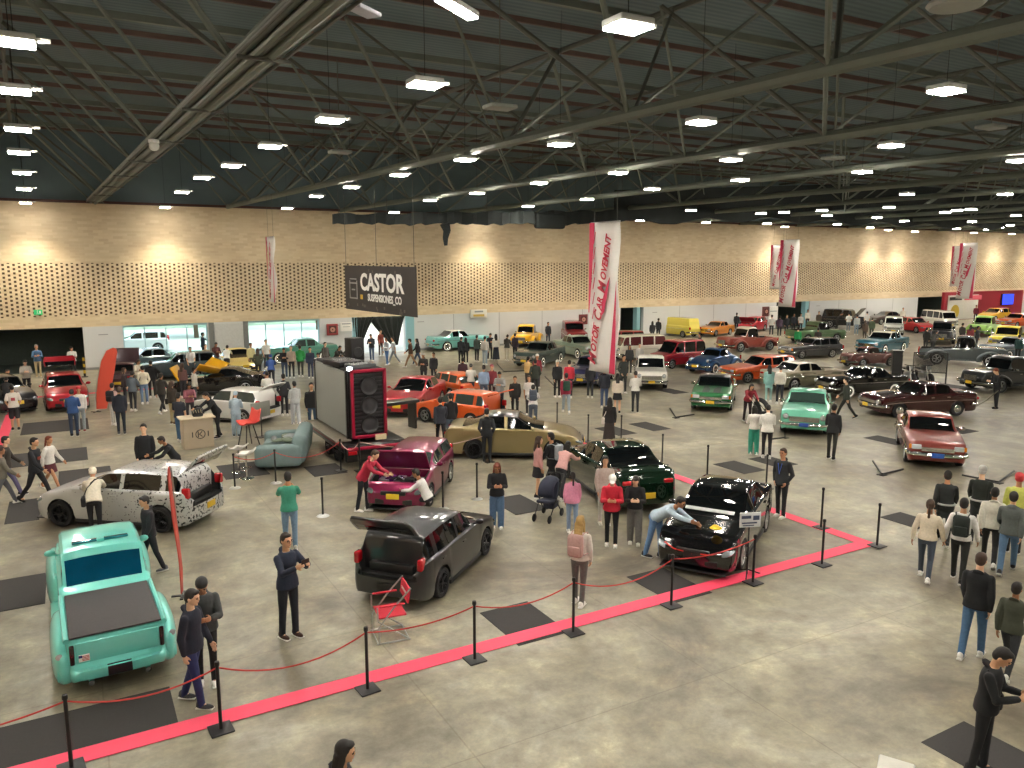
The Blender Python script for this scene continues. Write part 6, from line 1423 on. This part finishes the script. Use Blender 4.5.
P((866, 331), 190, 'stand', ('tee', 'd9d7d2'), ('slim', '4a4a50'), ('short', 'k'), 'person in white t-shirt right of the dark sport utility', 1.76)
P((838, 330), 100, 'stoop', ('jacket', '23211f'), ('slim', '23211f'), ('short', 'k'), 'person in black stooping at the dark sport utility', 1.7)
P((871, 339), 170, 'stand', ('jacket', '4a5a44'), ('slim', '39402f'), ('short', 'k'), 'person in moss green left of the teal classic', 1.72)
P((864, 342), 150, 'stand', ('jacket', '5a4a40'), ('slim', '3a332f'), ('long', 'b'), 'person in brown left of the teal classic', 1.68)
P((995, 409), -60, 'look', ('jacket', '191b1e'), ('slim', '1c1d20'), ('short', 's'), 'person in black holding a cable before the black classic', 1.76, BK)
p_, q_ = G(995, 409), G(972, 411); tag(MB().tube([(p_.x - .25, p_.y - .2, .85), (lerp(p_.x, q_.x, .4), lerp(p_.y, q_.y, .4), .42), (q_.x, q_.y, .1), (q_.x - .8, q_.y + .3, .02), (q_.x - 1.6, q_.y + .9, .02)], .02, 6).build('cable', M('6d6a5c', .6)), 'grey cable running from the person in black to the maroon sedan', 'cable')
P((976, 350), 100, 'stand', ('jacket', '26282c'), ('slim', '2a2c30'), ('short', 'k'), 'person in black at the lemon yellow pickup, nearest of the group', 1.7)
P((969, 348), 170, 'stand', ('sweater', '7d3036'), ('slim', '2b2b30'), ('long', 'k'), 'person in dark red at the lemon yellow pickup', 1.66)
P((961, 346), 150, 'stand', ('jacket', '3a3634'), ('slim', '2b2b30'), ('short', 'k'), 'person in brown black left of the lemon yellow pickup', 1.7)
P((925, 352), 150, 'stand', ('jacket', '2b2c2a'), ('slim', '2b2b2c'), ('short', 'k'), 'person in dark grey at the black vintage car, left of two', 1.7)
P((933, 354), 150, 'stoop', ('jacket', '3a3834'), ('slim', '2b2b2c'), ('short', 'k'), 'person in grey brown at the black vintage car, right of two', 1.7)
P((975, 322), 10, 'stand', ('jacket', '6a2030'), ('slim', '2b2b30'), ('short', 'k'), 'person in maroon before the white booth panel', 1.74)
P((902, 325), 10, 'stand', ('sweater', 'b8b4aa'), ('slim', '4a4a48'), ('short', 'k'), 'person in light grey behind the white old pickup at the back', 1.7)
P((1017, 362), 160, 'stand', ('jacket', '22403f'), ('slim', '24282a'), ('short', 'k'), 'person in dark teal at the blue grey old car', 1.7)
# right group, walking away
P((924, 579), 175, 'held', ('sweater', 'd3c7b2'), ('slim', '3c4552'), ('pony', 'b'), 'person in cream jumper holding hands with the one in white', 1.64, WH, True)
P((957, 581), 175, 'held', ('sweater', 'd9d8d6'), ('slim', '20211f'), ('short', 'k'), 'person in white long sleeves with black backpack', 1.70, BK, True, bag=('backpack', '1c2422', 'black backpack on the person in white long sleeves'))
P((942, 543), 180, 'walk', ('coat', '1f2323'), ('slim', '1b1d1d'), ('short', 'k'), 'person in black coat with silver waist stripe, left of two', 1.70, BK)
MB().tube([(.0 + .165 * math.sin(t), .19 * math.cos(t), .93) for t in [k * math.pi / 8 for k in range(16)]], .022, 6, closed=True).build('reflective_stripe', M('a9aca8', .4, .3), PLIST[-1])
P((976, 540), 180, 'walkb', ('coat', '1c211d'), ('slim', '1b1d1d'), ('cap', 'b9bab6'), 'person in black coat with silver waist stripe, right of two', 1.76, BK)
MB().tube([(.0 + .165 * math.sin(t), .19 * math.cos(t), .93) for t in [k * math.pi / 8 for k in range(16)]], .022, 6, closed=True).build('reflective_stripe', M('a9aca8', .4, .3), PLIST[-1])
P((988, 564), 180, 'walk', ('puffer', 'c4c2b4'), ('slim', '1f1f20'), ('short', 'k'), 'person in pale cream puffer jacket in the right group', 1.68, WH)
P((1006, 572), 178, 'walkb', ('hoodie', '4f5553'), ('jeans', '4d6a88'), ('short', 'k'), 'person in dark grey hoodie and blue jeans in the right group', 1.72, BK)
P((1012, 552), 185, 'stand', ('sweater', 'b4b85a'), ('slim', '2a2c2b'), ('cap', 'b8323a'), 'person in red cap and yellow green top in the right group', 1.74, BK)
P((971, 657), 168, 'stroll', ('jacket', '15171b'), ('jeans', '3f5f80'), ('short', 'b'), 'person in black jacket and blue jeans walking at the right', 1.72, WH, True)
P((1007, 674), 165, 'walk', ('jacket', '3b3f33'), ('slim', '25282d'), ('short', 'k'), 'person in olive jacket walking near the right edge', 1.5, WH, True)
P((980, 772), 80, 'look', ('jacket', '14161a'), ('slim', '17181c'), ('short', 'k'), 'person in black looking at a phone in the bottom right corner', 1.68, BK, True, bag=('bag', '17171a', 'black bag of the person in the bottom right corner'))
# the yellow cloth rests on the bonnet under the wiping hand
bpy.context.view_layer.update(); CLOTH.location = G(716, 528, .97) ; CLOTH.rotation_euler = (0, .16, R(30))
LAMP_E, WORLD_E, EXPO, SPOT_W = 190., 11., 0.42, 1900.
# ------------------------------------------------------------------ lamps
LAMPMAT = M('fff6e8', .5, 0, 0, 0, emit=1., key='lamp'); 
LAMPMAT.node_tree.nodes['Principled BSDF'].inputs['Emission Strength'].default_value = LAMP_E
HOUS = M('c9cbc6', .5, .2, 0, .05)
hb = MB(); hb.box((0, 0, .09), (.56, .46, .1), 0, bev=.03); hb.box((.36, 0, .1), (.2, .07, .05), 0); hb.tube([(0, 0, .12), (0, 0, 3.4)], .006, 5, 1)
h_me = hb.mesh('lamp_housing', [HOUS, DARKIN])
db = MB(); db.box((0, 0, .02), (.52, .42, .03), 0, bev=.012); d_me = db.mesh('lamp_diffuser', LAMPMAT)
d_me2 = d_me.copy(); LM2 = LAMPMAT.copy(); LM2.node_tree.nodes['Principled BSDF'].inputs['Emission Strength'].default_value = LAMP_E * .5; d_me2.materials.clear(); d_me2.materials.append(LM2)
ZL = 9.25
LP = [(14,45),(14,93),(18,131),(19,154),(22,174),(24,190),
 (425,87),(330,122),(270,148),(231,167),(202,179),(182,193),
 (628,30),(465,161),(399,176),(351,188),(316,197),(287,209),
 (560,146),(539,184),(477,194),(430,201),(394,213),
 (701,124),(618,174),(652,190),(587,200),(528,207),(567,219),
 (731,161),(740,181),(691,211),(640,221),(706,223),(767,224),
 (946,93),(891,147),(862,173),(822,211),(827,216),(761,214),(877,218),(889,208),(907,195),(870,228),(915,232),(957,229),(945,213),(971,210),(972,222),(957,211),(1005,195),(784,213),(1018,162),(1016,216),(1000,228)]
seen = []
def rowname(p):
    return ['far left', 'second', 'third', 'fourth', 'fifth'][min(4, max(0, int((p.x + 4) / 7.2)))]
def lamp(p):
    wash = p.y > YW - 4
    near = 'near the brick wall' if p.y > 40 else 'deep in the hall' if p.y > 24 else 'in the middle of the hall' if p.y > 14 else 'close overhead'
    o = empty('ceiling_lamp', p, 0, 'lit rectangular ceiling lamp hung under the roof trusses, %s' % near, 'lamp', 'ceiling lamps ' + near)
    for n, me in (('housing', h_me), ('diffuser', d_me2 if wash else d_me)):
        c = bpy.data.objects.new(n, me); COL.objects.link(c); c.parent = o
    if wash:
        l = bpy.data.lights.new('lamp_beam', 'SPOT'); l.energy = SPOT_W; l.spot_size = R(104); l.spot_blend = .75; l.color = (1, .88, .68); l.shadow_soft_size = .25
        c = bpy.data.objects.new('lamp_beam', l); COL.objects.link(c); c.parent = o; c.location = (0, 0, -.03)
for a in LP:
    p = G(a[0], a[1], ZL)
    if p.y > YW - 1.9:
        p = onY(a[0], a[1], YW - 1.75)
        if p.z > 9.4: p.z = 9.4
    if p.x > 125: continue
    seen.append(p); lamp(p)
# the rest of the grid, over the parts of the hall the picture looks past
for gx in [-10.5, -1.6, 5.2, 12.2, 19.2, 26., 33.2, 41.4, 48.6, 55.8, 63., 70.2, 77.4, 84.6, 91.8, 99., 106.2, 113.4]:
    for gy in [-5.5, .5, 5.2] + ([10., 15., 20., 26., 32., 38., 44., 49.45] if gx > 50 or gx < -5 else [49.45]):
        p = Vector((gx, gy, ZL))
        if all((p - q).length > 4.2 for q in seen):
            seen.append(p); lamp(p)
# two unlit and one cool linear fixture near the top of the view
o = empty('linear_lamp', G(457, 10, 9.6), R(35), 'long cool white strip lamp high above the stage', 'lamp')
MB().box((0, 0, .06), (.95, .2, .08), 0, bev=.02).build('housing', HOUS, o); MB().box((0, 0, .01), (.9, .16, .03), 0).build('diffuser', LAMPMAT, o)
o = empty('access_point', G(364, 11, 9.6), R(35), 'pale flat box fixed under the roof beside the strip lamp', 'ceiling box')
MB().box((0, 0, 0), (.5, .25, .06), 0, bev=.02).build('cover', M('a8a9b4', .5), o)
o = empty('ceiling_speaker', G(956, 7, 9.3), 0, 'round unlit disc hanging under the truss in the upper right', 'ceiling disc')
MB().lathe([(0, 0), (.3, .0), (.34, .04), (.3, .09), (0, .1)], n=24).build('disc', M('8f938d', .5), o); MB().tube([(0, 0, .1), (0, 0, 2)], .012).build('rod', STEELD, o)
for a in [(500,107),(991,127),(340,152),(833,158)]:
    pp = G(a[0], a[1], 9.3)
    o = empty('ceiling_lamp', pp, 0, 'unlit flat ceiling lamp under the dark roof', 'lamp', 'unlit ceiling lamps')
    MB().box((0, 0, 0), (.6, .45, .08), 0, bev=.03).build('housing', M('7d827c', .5), o); MB().tube([(0, 0, .04), (0, 0, 2.5)], .012).build('rod', STEELD, o)
# wall security camera
o = empty('security_camera', G(154, 146, 9.2), R(-60), 'white dome camera hung from the near pipe bundle', 'camera')
MB().box((0, 0, .12), (.2, .2, .1), 0, bev=.02).build('mount', HOUS, o); MB().ell((0, 0, 0), (.13, .13, .13)).build('dome', HOUS, o)
# ------------------------------------------------------------------ world and view
w = bpy.data.worlds.new('world'); SC.world = w; w.use_nodes = True
nt = w.node_tree; bg = nt.nodes['Background']; sky = nt.nodes.new('ShaderNodeTexSky'); sky.sky_type = 'HOSEK_WILKIE'; sky.sun_direction = Vector((.3, -.5, .8)).normalized(); sky.turbidity = 10; sky.ground_albedo = .8
nt.links.new(sky.outputs[0], bg.inputs[0]); bg.inputs[1].default_value = WORLD_E
SC.view_settings.view_transform = 'Standard'; SC.view_settings.look = 'None'; SC.view_settings.exposure = EXPO; SC.view_settings.gamma = 1; SC.view_settings.use_curve_mapping = False
SC.cycles.use_denoising = True; SC.cycles.max_bounces = 6; SC.cycles.sample_clamp_indirect = 8
